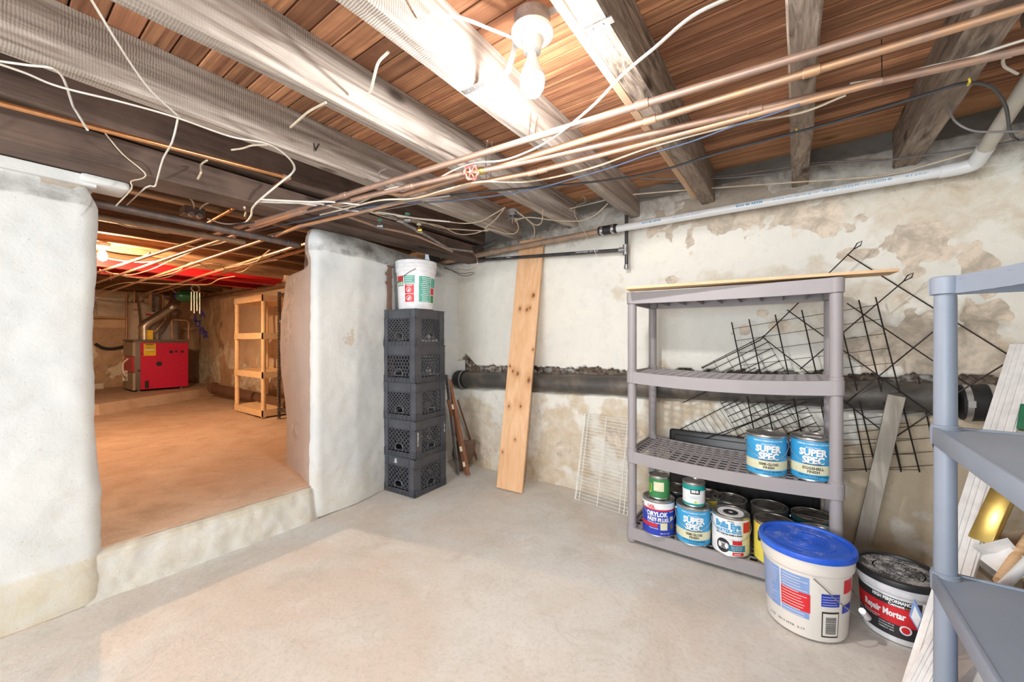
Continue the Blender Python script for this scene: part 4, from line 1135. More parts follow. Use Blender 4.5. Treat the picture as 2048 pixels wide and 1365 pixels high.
# black wire panels behind and beside the grey unit
def wire_panel(label, TL, TR, BR, nr, nc, r1, r2, over=.04, fr=None, group=None):
    BL = TL + (BR - TR); t = thing('wire_rack', label, 'wire rack', BL, 0, group); L0 = t.location
    dn = (BL - TL).normalized(); ac = (TR - TL).normalized()
    fr = fr or [i / (nr - 1) for i in range(nr)]
    for f_ in fr:
        mb = MB(); mb.cyl(TL.lerp(TR, f_) - dn * over - L0, BL.lerp(BR, f_) + dn * over * .3 - L0, r1, 6); mb.build('rod', 'black_wire', t)
    mb = MB()
    for i in range(nc): f_ = i / (nc - 1); mb.cyl(TL.lerp(BL, f_) - ac * .004 - L0 - Vector((0, .004, 0)), TR.lerp(BR, f_) + ac * .004 - L0 - Vector((0, .004, 0)), r2, 4)
    mb.build('cross_wires', 'black_wire', t)
    return t
wire_panel('black wire grid panel standing tilted behind the grey unit, its right end showing beside it', at(1466, 658, Y=2.665), at(1755, 610, Y=2.665), at(1838, 940, Y=2.655), 7, 12, .0036, .0014, fr=[0, .14, .34, .53, .76, .90, 1])
wire_panel('black wire panel with close wires leaning low behind the second shelf', at(1404, 735, Y=2.70), at(1528, 672, Y=2.70), at(1640, 860, Y=2.70), 6, 15, .0013, .0022, over=.005)
wire_panel('black wire panel with close wires lying behind the cans of the third shelf', at(1355, 862, Y=2.68), at(1545, 765, Y=2.68), at(1650, 900, Y=2.68), 20, 4, .0013, .0024, over=.01)
wire_panel('black wire grid panel standing low between the grey unit and the grey plank', at(1640, 800, Y=2.70), at(1840, 770, Y=2.70), at(1875, 930, Y=2.70), 4, 7, .0032, .0014)
RO = [((1707, 499), (1520, 681)), ((1520, 681), (1404, 737)), ((1807, 563), (1600, 739)), ((1866, 664), (1690, 808)), ((2026, 718), (1893, 800)), ((1868, 822), (1786, 878)), ((1694, 509), (2029, 718)),
      ((1694, 607), (1958, 784)), ((1574, 620), (1868, 832)), ((1524, 674), (1772, 868)), ((1366, 806), (1512, 736)), ((1410, 878), (1625, 800))]
t = thing('wire_trellis', 'large black trellis of crossed steel rods leaning on the back wall above the drain pipe', 'wire rack', (0.2, 2.60, .6)); L0 = t.location
for i, (p, q_) in enumerate(RO):
    Yp = 2.635 if i < 6 else 2.645
    A = at(*p, Y=Yp); B = at(*q_, Y=Yp)
    mb = MB(); mb.cyl(A - L0, B - L0, .0032, 6)
    if i in (2, 4, 0):   # bent loop at the end
        d = (A - B).normalized(); s2 = d.cross(Vector((0, 1, 0)))
        mb.tube([A - L0, A + d * .03 + s2 * .008 - L0, A + d * .05 - L0, A + d * .03 - s2 * .01 - L0, A - L0], .003, 6)
    mb.build('rod', 'black_wire', t)
# black tray upright behind the cans, black wire basket
A = at(1338, 858, Y=2.655); B = at(1665, 880, Y=2.655)
mb = MB(); mb.box((A.x, 2.665, .10), (B.x - .05, 2.685, A.z), .015)
mb.box((A.x + .03, 2.655, .14), (B.x - .08, 2.667, A.z - .03), .005)
tag(mb.build('plastic_tray', 'plastic_black', smooth=True), 'black plastic tray standing on edge behind the grey unit', 'tray')
# grey plank leaning right of the unit
A = at(1712, 1120, Z=.01); A.y = min(A.y, 2.60); B = at(1793, 792, Y=2.60)
mb = MB(); mb.bar(A, B, .062, .022, up=(0, -1, .2), bev=.002); tag(mb.build('weathered_plank', 'weathered_plank'), 'short weathered grey plank leaning behind the two pails', 'plank')

# ------------------------------------------------------------------ clutter behind the blue-grey unit
A = Vector((.275, 1.80, .004)); B = at(2046, 700, Y=2.45)
def trim(label, A, B, wd, th, up):
    t = thing('trim_board', label, 'board', A)
    mb = MB(); mb.bar((0, 0, 0), B - A, wd, th, up=up, bev=.002); mb.build('board', 'trim_white', t)
    d = (B - A).normalized(); s2 = d.cross(Vector(up)).normalized(); u = s2.cross(d).normalized()
    mb = MB()
    for o_, w2 in ((-.30, .10), (-.1, .05), (.12, .08), (.36, .14)):
        o3 = s2 * wd * o_ + u * (th / 2 + .002)
        mb.bar(d * .004 + o3, B - A - d * .004 + o3, wd * w2, .005, up=up, bev=.001)
    mb.build('moulding', 'trim_white', t); return t
trim('long white moulded trim board leaning behind the blue-grey unit into the corner', at(1838, 1392, Z=.01), at(2052, 690, X=.78), .085, .016, (-.55, -.8, .2))
trim('second white trim board, low, crossing behind the near post of the blue-grey unit', at(1800, 1440, Z=.01) , at(1905, 1235, D=1.30), .05, .014, (-.5, -.8, .5))
mb = MB(); mb.bar(at(2056, 862, Y=2.30), at(2064, 812, Y=2.34), .05, .03, up=(-.5, -.8, 0), bev=.003)
tag(mb.build('green_box', 'green_glass'), 'dark green box edge at the right, behind the white trim board', 'box')
t_ = at(1968, 1085, Y=2.05); mb = MB(); mb.bar(at(1962, 1085, Y=2.05), at(2008, 985, Y=2.12), .058, .03, up=(-.6, -.8, .1), bev=.003)
tag(mb.build('brass_box', 'brass', smooth=True), 'brushed brass box standing slanted between white boards at the right', 'box')
mb = MB(); mb.bar(at(1952, 1075, Y=2.16), at(1998, 965, Y=2.24), .05, .03, up=(-.6, -.8, .1)); tag(mb.build('dark_strip', 'boiler_grey'), 'dark grey strip behind the brass box', 'strip')
# cartons
def carton(label, c, dims, rot, m, flap=True):
    t = thing('carton', label, 'box', c); R = Matrix.Rotation(rot[2], 4, 'Z') @ Matrix.Rotation(rot[1], 4, 'Y') @ Matrix.Rotation(rot[0], 4, 'X')
    a, b, h = dims; mb = MB(); e = .003
    mb.box((-a / 2, -b / 2, 0), (a / 2, b / 2, e), 0, R).box((-a / 2, -b / 2, 0), (-a / 2 + e, b / 2, h), 0, R).box((a / 2 - e, -b / 2, 0), (a / 2, b / 2, h), 0, R).box((-a / 2, -b / 2, 0), (a / 2, -b / 2 + e, h), 0, R).box((-a / 2, b / 2 - e, 0), (a / 2, b / 2, h), 0, R)
    mb.build('body', m, t)
    if flap:
        for s, L_ in ((1, b), (-1, b)):
            mb = MB(); F4 = R @ Matrix.Translation((s * a / 2, 0, h)) @ Matrix.Rotation(s * math.radians(28), 4, 'Y')
            mb.box((0, -L_ / 2, -.001), (s * a * .45, L_ / 2, .002), 0, F4); mb.build('flap', 'paper_white' if s < 0 else m, t)
    return t
carton('open brown cardboard carton on the floor in the right corner', (.705, 2.27, .005), (.19, .26, .34), (0, 0, .2), 'cardboard')
carton('white and brown carton lying tilted on top of the corner carton', (.68, 2.10, .372), (.20, .14, .10), (.3, -.25, .5), 'cardboard')
mb = MB(); p_ = [at(*q_, Y=2.0 + k * .02) for k, q_ in enumerate(((1945, 1095), (2015, 1078), (2052, 1120), (1990, 1128)))]
mb.add(p_ + [q_ + Vector((0, 0, .003)) for q_ in p_], [(0, 1, 2, 3), (4, 5, 6, 7), (0, 1, 5, 4), (1, 2, 6, 5), (2, 3, 7, 6), (3, 0, 4, 7)]); tag(mb.build('paper_sheet', 'paper_white'), 'stiff white sheet lying over the carton flaps', 'paper')
mb = MB(); mb.cyl(at(2000, 1165, Y=1.90), at(2062, 1075, Y=2.10), .016, 14); tag(mb.build('wooden_dowel', 'pale_board', smooth=True), 'pale round wooden stick slanting over the cartons', 'stick')
mb = MB(); mb.cyl(at(1990, 1190, Y=1.82), at(2065, 1115, Y=1.95), .013, 12); tag(mb.build('white_tube', 'pvc_white', smooth=True), 'thin white plastic tube slanting below the wooden stick', 'tube')
# leaflet with blue border by the mortar pail
A = at(1834, 1238, Y=1.93)
t = thing('folded_leaflet', 'folded card leaflet with a blue border standing beside the mortar pail', 'leaflet', A)
mb = MB(); P4 = [at(*p, Y=1.93) - A for p in ((1828, 1200), (1846, 1238), (1836, 1262), (1818, 1232))]; mb.add(P4 + [p + Vector((.003, .004, 0)) for p in P4], [(0, 1, 2, 3), (4, 5, 6, 7), (0, 1, 5, 4), (1, 2, 6, 5), (2, 3, 7, 6), (3, 0, 4, 7)]); mb.build('cover', 'label_pale_blue', t)
c_ = sum(P4, Vector()) / 4; mb = MB(); mb.poly([(p - c_) * .72 + c_ + Vector((.0, -.002, -.004)) for p in P4]); mb.build('inner_page', 'paper_white', t)
mb = MB(); P5 = [at(*p, Y=1.98) - A for p in ((1846, 1210), (1866, 1218), (1858, 1262), (1840, 1262))]; mb.add(P5 + [p + Vector((.002, .003, 0)) for p in P5], [(0, 1, 2, 3), (4, 5, 6, 7), (0, 1, 5, 4), (1, 2, 6, 5), (2, 3, 7, 6), (3, 0, 4, 7)]); mb.build('back_page', 'paper_white', t)
# papers and books on the floor below
random.seed(9)
BK = [('stack_bottom', .30, .20, .025, 'cardboard', 'brown paperbound book lying lowest in the pile under the blue-grey unit'), ('m', .28, .20, .02, 'paper_white', 'white booklet lying on the brown book in the floor pile'),
      ('m', .27, .19, .018, 'label_green', 'green booklet in the floor pile under the blue-grey unit'), ('m', .26, .18, .015, 'paper_white', 'white folded paper on the green booklet')]
z = .0705
for i, (n_, a, b, h, m_, lab) in enumerate(BK):
    R = Matrix.Translation((.54, 1.54, z)) @ Matrix.Rotation(.15 * i - .2, 4, 'Z')
    mb = MB(); mb.box((-a / 2, -b / 2, 0), (a / 2, b / 2, h), .002, R); tag(mb.build('book', m_), lab, 'book'); z += h + .001
mb = MB(); mb.bar(Vector((.46, 1.60, .160)), Vector((.60, 1.70, .36)), .16, .008, up=(-.6, -.2, .5)); tag(mb.build('folder', 'label_navy'), 'blue folder leaning on the book pile behind the near post', 'folder')
mb = MB(); mb.bar(Vector((.54, 1.63, .160)), Vector((.68, 1.70, .34)), .14, .006, up=(-.6, -.4, .5)); tag(mb.build('orange_folder', 'copper_orange'), 'orange and brown folder behind the blue one', 'folder')
mb = MB(); mb.bar(Vector((.40, 1.84, .004)), Vector((.66, 2.02, .24)), .20, .012, up=(-.6, -.3, .6)); tag(mb.build('white_board', 'trim_white'), 'white board leaning behind the lowest shelf of the blue-grey unit', 'board')

# ------------------------------------------------------------------ lamp near: box, lampholder, hanger bar, bulb
LX, LY = -.645, 1.0
t = thing('ceiling_lamp', 'bare bulb in a porcelain holder under a round metal box between the joists', 'lamp', (LX, LY, ZD)); L0 = t.location
mb = MB(); mb.lathe([(.001, -.075), (.052, -.075), (.055, -.078), (.055, -.118), (.0535, -.120), (.001, -.120)], 24); mb.build('junction_box', 'steel_grey', t, smooth=True)
mb = MB(); mb.lathe([(.001, -.118), (.060, -.119), (.064, -.124), (.063, -.134), (.045, -.146), (.030, -.150), (.026, -.185), (.020, -.188), (.001, -.188)], 32); mb.build('lampholder', 'porcelain', t, smooth=True)
mb = MB(); mb.lathe([(.013, -.186), (.015, -.20), (.024, -.222), (.034, -.248), (.0368, -.262)], 24); mb.build('bulb_collar', 'porcelain', t, smooth=True)  # opaque collar added to cut the bulb's light towards the joists
mb = MB(); mb.lathe([(.0366, -.262), (.0375, -.275), (.034, -.295), (.024, -.311), (.010, -.319), (.001, -.320)], 24); mb.build('bulb', 'bulb_near', t, smooth=True)
mb = MB()
yb = .012
mb.box((-.285, yb - .012, ZJ - ZD - .006), (-.10, yb + .012, ZJ - ZD - .003))
mb.bar((-.10, yb, ZJ - ZD - .0045), (-.055, yb, -.085), .024, .003).box((-.06, yb - .012, -.083), (.12, yb + .012, -.080))
mb.bar((.12, yb, -.0815), (.17, yb, ZJ - ZD - .0045), .024, .003).box((.17, yb - .012, ZJ - ZD - .006), (.250, yb + .012, ZJ - ZD - .003))
for dx in (-.27, -.24, -.20, -.17, -.14, .19, .22): mb.cyl((dx, yb, ZJ - ZD - .0075), (dx, yb, ZJ - ZD - .005), .003, 6)
mb.build('hanger_bar', 'steel_bright', t)
mb = MB(); mb.cyl((-.05, .03, -.10), (-.075, .045, -.10), .007, 8); mb.build('cable_clamp', 'steel_grey', t)

# ------------------------------------------------------------------ pipes
def sag_bump(pts): return pts
def pipe(name, label, pts, r, m, cat='pipe', n=12, smooth=False, group=None, k=6):
    mb = MB(); mb.tube(smoothpath(pts, k) if smooth else pts, r, n); return tag(mb.build(name, m, smooth=True), label, cat, group)
def A(px, py, **k): return at(px, py, **(k or dict(Z=1.975)))
def pipe_fit(name, label, pts, r, m, fits, fm=None):
    """pipe with soldered couplings (parts) at the given points"""
    t = thing(name, label, 'pipe', pts[0]); L0 = t.location
    mb = MB(); mb.tube([p - L0 for p in pts], r, 12); mb.build('tube', m, t, smooth=True)
    for p, d in fits:
        d = d.normalized(); mb = MB(); c = p - L0
        mb.tube([c - d * .022, c - d * .02, c + d * .02, c + d * .022], [r + .0005, r + .003, r + .003, r + .0005], 12); mb.build('coupling', fm or m, t, smooth=True)
    return t
def line_x(px0, py0, px1, py1, z, xe):
    """pipe running across the joists; carried on in its own direction to x = xe"""
    a, b = ats(px0, py0, z), ats(px1, py1, z); d = (b - a).normalized(); return a, a + d * ((xe - a.x) / d.x)
a, b = line_x(1970, 0, 771, 366, 1.975, -2.15); a -= (b - a).normalized() * .45
m1 = at(440, 466, Z=1.835); c = at(193, 546, Z=1.835)
pipe_fit('copper_pipe', 'copper water pipe crossing under the joists, nearest the lamp', [a, b, m1, c], .0125, 'copper_dull', [(a.lerp(b, .42), b - a), (a.lerp(b, .9), b - a)])
a, b = line_x(2028, 20, 1200, 271, 1.965, -1.6); a -= (b - a).normalized() * .4
pipe_fit('copper_pipe', 'second copper pipe crossing the ceiling, brighter orange, behind the first', [a, b, ats(770, 384, 1.965), ats(600, 424, 1.965), at(500, 452, Z=1.838)], .0125, 'copper_orange', [(a.lerp(b, .33), b - a), (a.lerp(b, .52), b - a)])
a, b = line_x(2048, 99, 1200, 290, 1.955, -1.05); a -= (b - a).normalized() * .3
v0 = ats(963, 342, 1.955)
t = pipe_fit('copper_pipe', 'third copper pipe across the ceiling, ending at the red valve wheel', [a, b, v0], .012, 'copper_dull', [(a.lerp(b, .5), b - a)])
a, b = ats(1640, 200, 1.945), ats(1200, 310, 1.945)
pipe_fit('copper_pipe', 'yellowish copper pipe lying just below the third copper pipe', [a + Vector((.15, .0, .004)), b, ats(1065, 345, 1.945), ats(976, 362, 1.945), ats(770, 412, 1.94), ats(600, 452, 1.93), at(548, 473, Z=1.836), at(197, 591, Z=1.836)], .011, 'copper_orange', [(ats(1065, 345, 1.945), b - a), (ats(1085, 340, 1.945), b - a)])
a, b = ats(935, 346, 1.955), ats(600, 425, 1.955); d = (b - a).normalized()
pipe_fit('copper_pipe', 'copper pipe left of the red valve, running on into the far room', [a, b, at(480, 467, Z=1.832), at(193, 566, Z=1.832)], .012, 'copper_dull', [(a.lerp(b, .3), d), (b, d)])
# red gate valve
t = thing('gate_valve', 'red handwheel valve on the copper pipe below the joists', 'valve', v0); L0 = t.location
ax = (ats(963, 342, 1.955) - ats(935, 346, 1.955)).normalized()
mb = MB(); mb.tube([-ax * .07, -ax * .065, -ax * .03, ax * .0, ax * .015], [.015, .017, .013, .017, .015], 10); mb.build('valve_body', 'brass', t, smooth=True)
hd = Vector((.30, -.85, -.42)).normalized(); c = -ax * .035 + hd * .035
mb = MB(); mb.cyl(-ax * .035, c, .006, 8); mb.build('stem', 'brass', t)
s1 = hd.orthogonal().normalized(); s2 = hd.cross(s1); mb = MB()
mb.tube([c + (s1 * math.cos(2 * PI * i / 40) + s2 * math.sin(2 * PI * i / 40)) * (.030 + .003 * math.cos(12 * PI * i / 40)) for i in range(40)], .0045, 6, closed=True)
for i in range(6): a_ = 2 * PI * i / 6; mb.cyl(c, c + (s1 * math.cos(a_) + s2 * math.sin(a_)) * .029, .0035, 6)
mb.cyl(c - hd * .004, c + hd * .006, .009, 10); mb.build('handwheel', 'red_paint', t, smooth=True)

# left copper pipe below the dark beam, turning into the far room
p0 = at(0, 207, X=-2.20); p1 = at(577, 356, X=-2.19); d = (p1 - p0).normalized(); p0 = p0 - d * .8
p2 = at(418, 444, Z=p1.z - .03); p3 = p2 + (p2 - p1).normalized() * .06
t = pipe_fit('copper_pipe', 'bright copper pipe along the dark beam at the left, elbow at its end', [p0, p1], .0105, 'copper_bright', [])
L0 = t.location
mb = MB(); mb.tube([p1 - d * .03 - L0, p1 - L0, p1 + (p2 - p1).normalized() * .03 - L0], .0135, 12); mb.build('elbow', 'copper_orange', t, smooth=True)
mb = MB(); mb.cyl(p1 - L0, p3 - L0, .0105, 12); mb.build('branch_tube', 'copper_bright', t, smooth=True)
for f_ in (.55, .68): mb = MB(); c_ = p1.lerp(p2, f_) - L0; e_ = (p2 - p1).normalized(); mb.cyl(c_ - e_ * .02, c_ + e_ * .02, .013, 12); mb.build('coupling', 'copper_bright', t, smooth=True)

# steel pipes spanning the opening
a = at(175, 403, X=-2.74); b = at(583, 488, X=-2.76)
pipe_fit('steel_pipe', 'dark steel pipe spanning the top of the opening between the piers', [a, b + (b - a) * .05], .021, 'steel_dark', [(b - (b - a) * .01, b - a)])
a = at(185, 432, X=-2.93); b = at(404, 470, X=-2.93)
pipe_fit('steel_pipe', 'dull thinner steel pipe just behind the dark one in the opening', [a, b, b + (b - a) * .5], .016, 'pipe_brown', [(b, b - a)])

# white drain pipe along the back wall with its riser, printed text
YP = 2.640
a = at(1222, 460, Y=YP); b = at(1925, 336, Y=YP)
t = thing('drain_pipe', 'white plastic drain pipe with blue print, high on the back wall', 'pipe', b); L0 = t.location
mb = MB(); mb.cyl(a - L0, b - L0, .0245, 20); mb.build('tube', 'pvc_white', t, smooth=True)
c = at(2047, 140, Y=2.22); dr = (c - b).normalized(); dd = (b - a).normalized()
mb = MB(); pts = [b - dd * .075, b - dd * .07, b - dd * .01]; pts += smoothpath([b - dd * .01, b + dd * .03 + dr * .012, b + dd * .035 + dr * .05], 5)[1:] + [b + dd * .035 + dr * .10]
mb.tube([p - L0 for p in pts], [.0245] + [.0295] * (len(pts) - 1), 20); mb.build('elbow', 'pvc_white', t, smooth=True)
mb = MB(); mb.cyl(b + dd * .035 + dr * .09 - L0, b + dd * .035 + dr * .95 - L0, .027, 20); mb.build('riser', 'pvc_dusty', t, smooth=True)
side = Vector((-.25, -.9, -.15)); side = (side - dd * side.dot(dd)).normalized(); up_ = dd.cross(-side).normalized()
if up_.z < 0: up_ = -up_
def on_pipe(p0_, r):
    def f(u, v): an = v / r; return p0_ + dd * u + (side * math.cos(an) + up_ * math.sin(an)) * r - L0
    return f
mb = MB(); Lp = (b - a).length
for k_, (s_, f_, w_, bo) in enumerate([('SCH 40 ASTM', .17, .12, .04), ('PVC-1120 D-1785 NSF-DWV', .30, .16, .0), ('SCH 40 ASTM', .50, .13, .05), ('D-2665 PVC 280 PSI @ 73F', .63, .20, .0), ('NSF-pw 1-1/2 (C) PC --> 11/2 SCH 40', .78, .26, .02), ('01250-', .91, .08, .0)]):
    mb.text(s_, .0105 if bo else .008, on_pipe(a.lerp(b, f_) + Vector(), .0249), w_, bo, cell=0)
mb.build('lettering', 'text_blue', t)
# rubber coupling
c0 = at(1198, 463, Y=YP); c1_ = at(1234, 457, Y=YP)
t = thing('rubber_coupling', 'black rubber pipe coupling with two steel bands joining the white pipe', 'coupling', c0); L0 = t.location; e_ = (c1_ - c0).normalized()
mb = MB(); mb.tube([c0 - L0, c0 + e_ * .004 - L0, c1_ - e_ * .004 - L0, c1_ - L0], [.029, .032, .032, .029], 20); mb.build('sleeve', 'rubber', t, smooth=True)
for f_ in (.2, .8):
    mb = MB(); c_ = c0.lerp(c1_, f_) - L0; mb.cyl(c_ - e_ * .009, c_ + e_ * .009, .0335, 20); mb.box(c_ + Vector((-.008, -.04, -.03)), c_ + Vector((.008, -.02, -.02))); mb.build('band', 'steel_bright', t, smooth=True)
pipe_fit('drain_pipe', 'old brown drain pipe continuing left from the rubber coupling', [at(1212, 461, Y=YP), at(1020, 498, Y=YP), at(855, 531, Y=YP)], .023, 'pipe_brown', [(at(985, 504, Y=YP), e_)])
# black threaded pipe with tee
YQ = 2.67
t = thing('black_pipe', 'black iron pipe with a tee and capped drop below the drain pipe', 'pipe', at(1253, 500, Y=YQ)); L0 = t.location
a = at(1253, 405, Y=YQ); b = at(1253, 536, Y=YQ); c = at(1251, 500, Y=YQ); e = at(868, 527, Y=YQ)
mb = MB(); mb.cyl(a - L0, b - L0, .0125, 14); mb.build('vertical_tube', 'black_pipe', t, smooth=True)
mb = MB(); mb.cyl(c - L0, e - L0, .0135, 14); mb.build('horizontal_tube', 'black_pipe', t, smooth=True)
mb = MB(); mb.cyl(c + Vector((0, 0, .035)) - L0, c - Vector((0, 0, .035)) - L0, .019, 14); mb.cyl(c - L0, c + (e - c).normalized() * .045 - L0, .019, 14); mb.build('tee', 'steel_grey', t, smooth=True)
mb = MB(); mb.cyl(b + Vector((0, 0, .02)) - L0, b - Vector((0, 0, .008)) - L0, .017, 12); mb.build('cap', 'steel_grey', t, smooth=True)
mb = MB(); ec = (e - c).normalized()
sd = Vector((0, -1, 0)); sd = (sd - ec * sd.dot(ec)).normalized(); uu = Vector((0, 0, 1)); uu = (uu - ec * uu.dot(ec)).normalized()
for f_, s_ in ((.15, 'VANGUARD  3/4  CTS'), (.52, 'NSF-pw'), (.75, 'SDR 11  100 PSI')):
    mb.text(s_, .006, lambda u, v: c.lerp(e, f_) - ec * u + sd * .0139 + uu * v - L0, .18 if f_ < .5 else .05, .02, cell=0)
mb.build('lettering', 'paper_white', t)

# big black drain pipe in its recess
YD = 2.725; R_ = .073
t = thing('soil_pipe', 'thick black drain pipe set in the broken recess along the back wall', 'pipe', (-1, YD, .8)); L0 = t.location
pL = Vector((-2.52, YD, pipe_z(-2.52))); pR = Vector((.60, YD, pipe_z(.60))); e_ = (pR - pL).normalized()
mb = MB(); n_ = 60; mb.tube([pL.lerp(pR, i / n_) - L0 for i in range(n_ + 1)], [R_ + .0012 * fbm(i * .7, 1, 2) for i in range(n_ + 1)], 28); mb.build('tube', 'iron_pipe', t, smooth=True)
mb = MB(); q0 = Vector((-2.60, YD - .0, pipe_z(-2.6))); mb.tube([q0 - L0, q0 + e_ * .02 - L0, q0 + e_ * .10 - L0, q0 + e_ * .12 - L0], [.076, .083, .083, .075], 28); mb.build('coupling_sleeve', 'rubber', t, smooth=True)
mb = MB(); mb.cyl(q0 + e_ * .088 - L0, q0 + e_ * .098 - L0, .0855, 28); mb.build('band', 'steel_bright', t, smooth=True)
q1 = at(1918, 806, Y=YD); q2 = at(1992, 806, Y=YD)
mb = MB(); mb.tube([q1 - L0, q1 + e_ * .01 - L0, q2 - e_ * .01 - L0, q2 - L0], [.076, .084, .084, .076], 28); mb.build('coupling_sleeve', 'rubber', t, smooth=True)
for f_ in (.16, .84):
    mb = MB(); c_ = q1.lerp(q2, f_) - L0; mb.cyl(c_ - e_ * .010, c_ + e_ * .010, .0865, 28); mb.box(c_ + Vector((-.012, -.098, -.01)), c_ + Vector((.012, -.08, .02))); mb.build('band', 'steel_bright', t, smooth=True)
mb = MB(); mb.cyl(q2 - e_ * .01 - L0, q2 + e_ * .12 - L0, .078, 24); mb.build('socket', 'pvc_dusty', t, smooth=True)
mb = MB()
for s_, px_, w_ in (('CHARLOTTE', 1455, .16), ('U.S.A.', 1535, .08)):
    p_ = at(px_, 792, Y=YD - R_ - .001); an0 = -.1
    mb.text(s_, .018, lambda u, v: Vector((p_.x + u, YD - (R_ + .0015) * math.cos(.05 + v / R_), pipe_z(p_.x + u) + (R_ + .0015) * math.sin(.05 + v / R_))) - L0, w_, .0, cell=0)
mb.build('lettering', 'drain_clay', t)

# pipes with green shut-off valves below the beam, left of the corner
def PL(L, z): return [at(p[0], p[1], Z=z) for p in L]
pipe_fit('steel_pipe', 'grey steel pipe with two shut-off valves slanting to the corner', PL([(764, 422), (840, 463), (895, 496), (945, 503)], 1.86), .011, 'steel_grey', [(at(800, 441, Z=1.86), Vector((0, 1, 0))), (at(838, 462, Z=1.86), Vector((0, 1, 0)))], 'steel_bright')
pipe_fit('copper_pipe', 'thin copper pipe slanting below the shut-off valves', PL([(672, 424), (756, 454), (800, 463), (837, 473), (905, 503)], 1.85), .009, 'copper_dull', [(at(760, 455, Z=1.85), Vector((0, 1, 0)))], 'steel_grey')
for i, (x, y, zz, lab) in enumerate(((815, 440, 1.86, 'small green-handled shut-off valve on the grey pipe near the corner'), (760, 452, 1.85, 'small green shut-off valve on the thin copper pipe'), (838, 460, 1.86, 'brass drain valve with a white tag on the grey pipe'))):
    c_ = at(x, y, Z=zz); t = thing('stop_valve', lab, 'valve', c_)
    mb = MB(); mb.cyl((-.014, -.008, 0), (.014, .014, 0), .014, 10).cyl((0, 0, 0), (0, 0, .03), .006, 8); mb.build('valve_body', 'brass' if i == 2 else 'steel_grey', t, smooth=True)
    mb = MB(); mb.lathe([(.001, .03), (.014, .03), (.016, .034), (.014, .040), (.001, .042)], 10); mb.build('knob', 'print_green' if i < 2 else 'porcelain', t, smooth=True)

# metal duct corner at the top right
mb = MB(); c_ = at(2052, 20, Z=2.06); mb.cyl(c_, c_ + Vector((.30, -.02, .0)), .048, 8); tag(mb.build('metal_duct', 'steel_bright'), 'faceted shiny metal duct end at the top right corner', 'duct')

# ------------------------------------------------------------------ cables
def wire(name, label, pts, r, m, flat=1.0, cat='cable', k=6, **kw):
    P_ = []
    for p in pts:
        if isinstance(p, Vector): P_.append(p); continue
        d_ = dict(kw)
        if len(p) > 2: d_ = p[2]
        P_.append(ats(p[0], p[1], d_['S']) if 'S' in d_ else at(p[0], p[1], **d_))
        if 'Z' in d_ and -2.62 < P_[-1].x < -2.22 and P_[-1].z > 1.84: P_[-1] = at(p[0], p[1], Z=1.838)
    mb = MB(); mb.tube(smoothpath(P_, k), r, 6, flat=flat); return tag(mb.build(name, m, smooth=True), label, cat)
Zw = lambda z: dict(Z=z)
wire('cable', 'thin white cable stapled to the third joist and dropping to the beam at the left', [(178, -8), (250, 110), (300, 180), (354, 230), (356, 235, Zw(1.95)), (344, 285, Zw(1.90)), (326, 318, Zw(1.90)), (314, 360, Zw(1.88)), (309, 373, Zw(1.86)), (292, 375, Zw(1.86)), (252, 412, Zw(1.84))], .0033, 'romex_white', k=3, Z=1.985)
wire('cable', 'kinked white cable hanging over the bright copper pipe at the far left', [(-20, 120), (60, 131), (105, 137), (128, 160), (145, 210), (152, 222), (175, 260)], .0034, 'romex_white', k=3, Z=1.955)
wire('cable', 'thin cable zigzagging down the beam to the plaster tongue', [(210, 266), (245, 308), (289, 345), (285, 357), (262, 363), (263, 378), (232, 412)], .0028, 'romex_cream', k=3, X=-2.27)
wire('cable', 'thick white cable running along the second gap and curling at the pipe elbow', [(-20, 122), (50, 146), (120, 174), (250, 206), (355, 236), (460, 273), (535, 288), (575, 314), (589, 335), (582, 349), (562, 365, Zw(1.90)), (520, 400, Zw(1.90)), (505, 417, Zw(1.88)), (502, 432, Zw(1.87)), (488, 446, Zw(1.86)), (450, 448, Zw(1.86)), (415, 438, Zw(1.86))], .0050, 'romex_white', Z=1.945, flat=.6)
for lab, L, z, r in (('short cut cable stub on the beam, beside the curling white cable', [(463, 300), (485, 297), (505, 291), (535, 290)], 1.95, .0038),
                     ('short tan cable stub sticking out below the second joist', [(652, 205), (620, 222), (600, 238), (581, 255)], 1.985, .0045),
                     ('small bent cable stub on the dark beam', [(414, 321), (402, 330), (402, 345), (396, 358)], 1.93, .0042),
                     ('short pale cable stub hanging between the lit joists', [(777, 104), (757, 125), (748, 155), (741, 183), (733, 187)], 2.03, .0048)):
    wire('cable_stub', lab, L, r, 'romex_cream' if 'pale' not in lab else 'romex_white', Z=z)
wire('cable', 'white lamp feed cable looping from the joist to the lamp box', [(842, 40, Zw(2.05)), (870, 30, Zw(2.05)), (925, 37, Zw(2.06)), (980, 58, Zw(2.08)), (1030, 78, Zw(2.09))], .0062, 'romex_white', flat=.6)
wire('cable', 'heavy white cable sweeping from the top right down under the copper pipes', [(1475, -12), (1385, 32), (1310, 95), (1245, 150), (1180, 217), (1100, 280), (1045, 308), (1000, 322), (950, 326), (905, 342), (850, 370), (785, 376), (740, 396), (700, 411), (640, 412), (560, 402), (515, 404)], .0058, 'romex_white', flat=.65, S=1.965)
wire('cable', 'pale cable hugging the underside of the yellowish pipe', [(1692, 190), (1600, 226), (1470, 250), (1300, 295), (1180, 337), (1060, 363), (960, 364), (890, 380), (830, 397), (760, 401), (690, 418), (640, 430)], .0042, 'romex_cream', S=1.935)
wire('cable', 'blue cable crossing the ceiling below the copper pipes', [(1600, 209), (1530, 233), (1465, 253), (1386, 282), (1300, 308), (1200, 342), (1050, 382), (900, 402), (800, 408), (700, 420), (620, 438), (480, 470)], .0036, 'cable_blue', S=1.93)
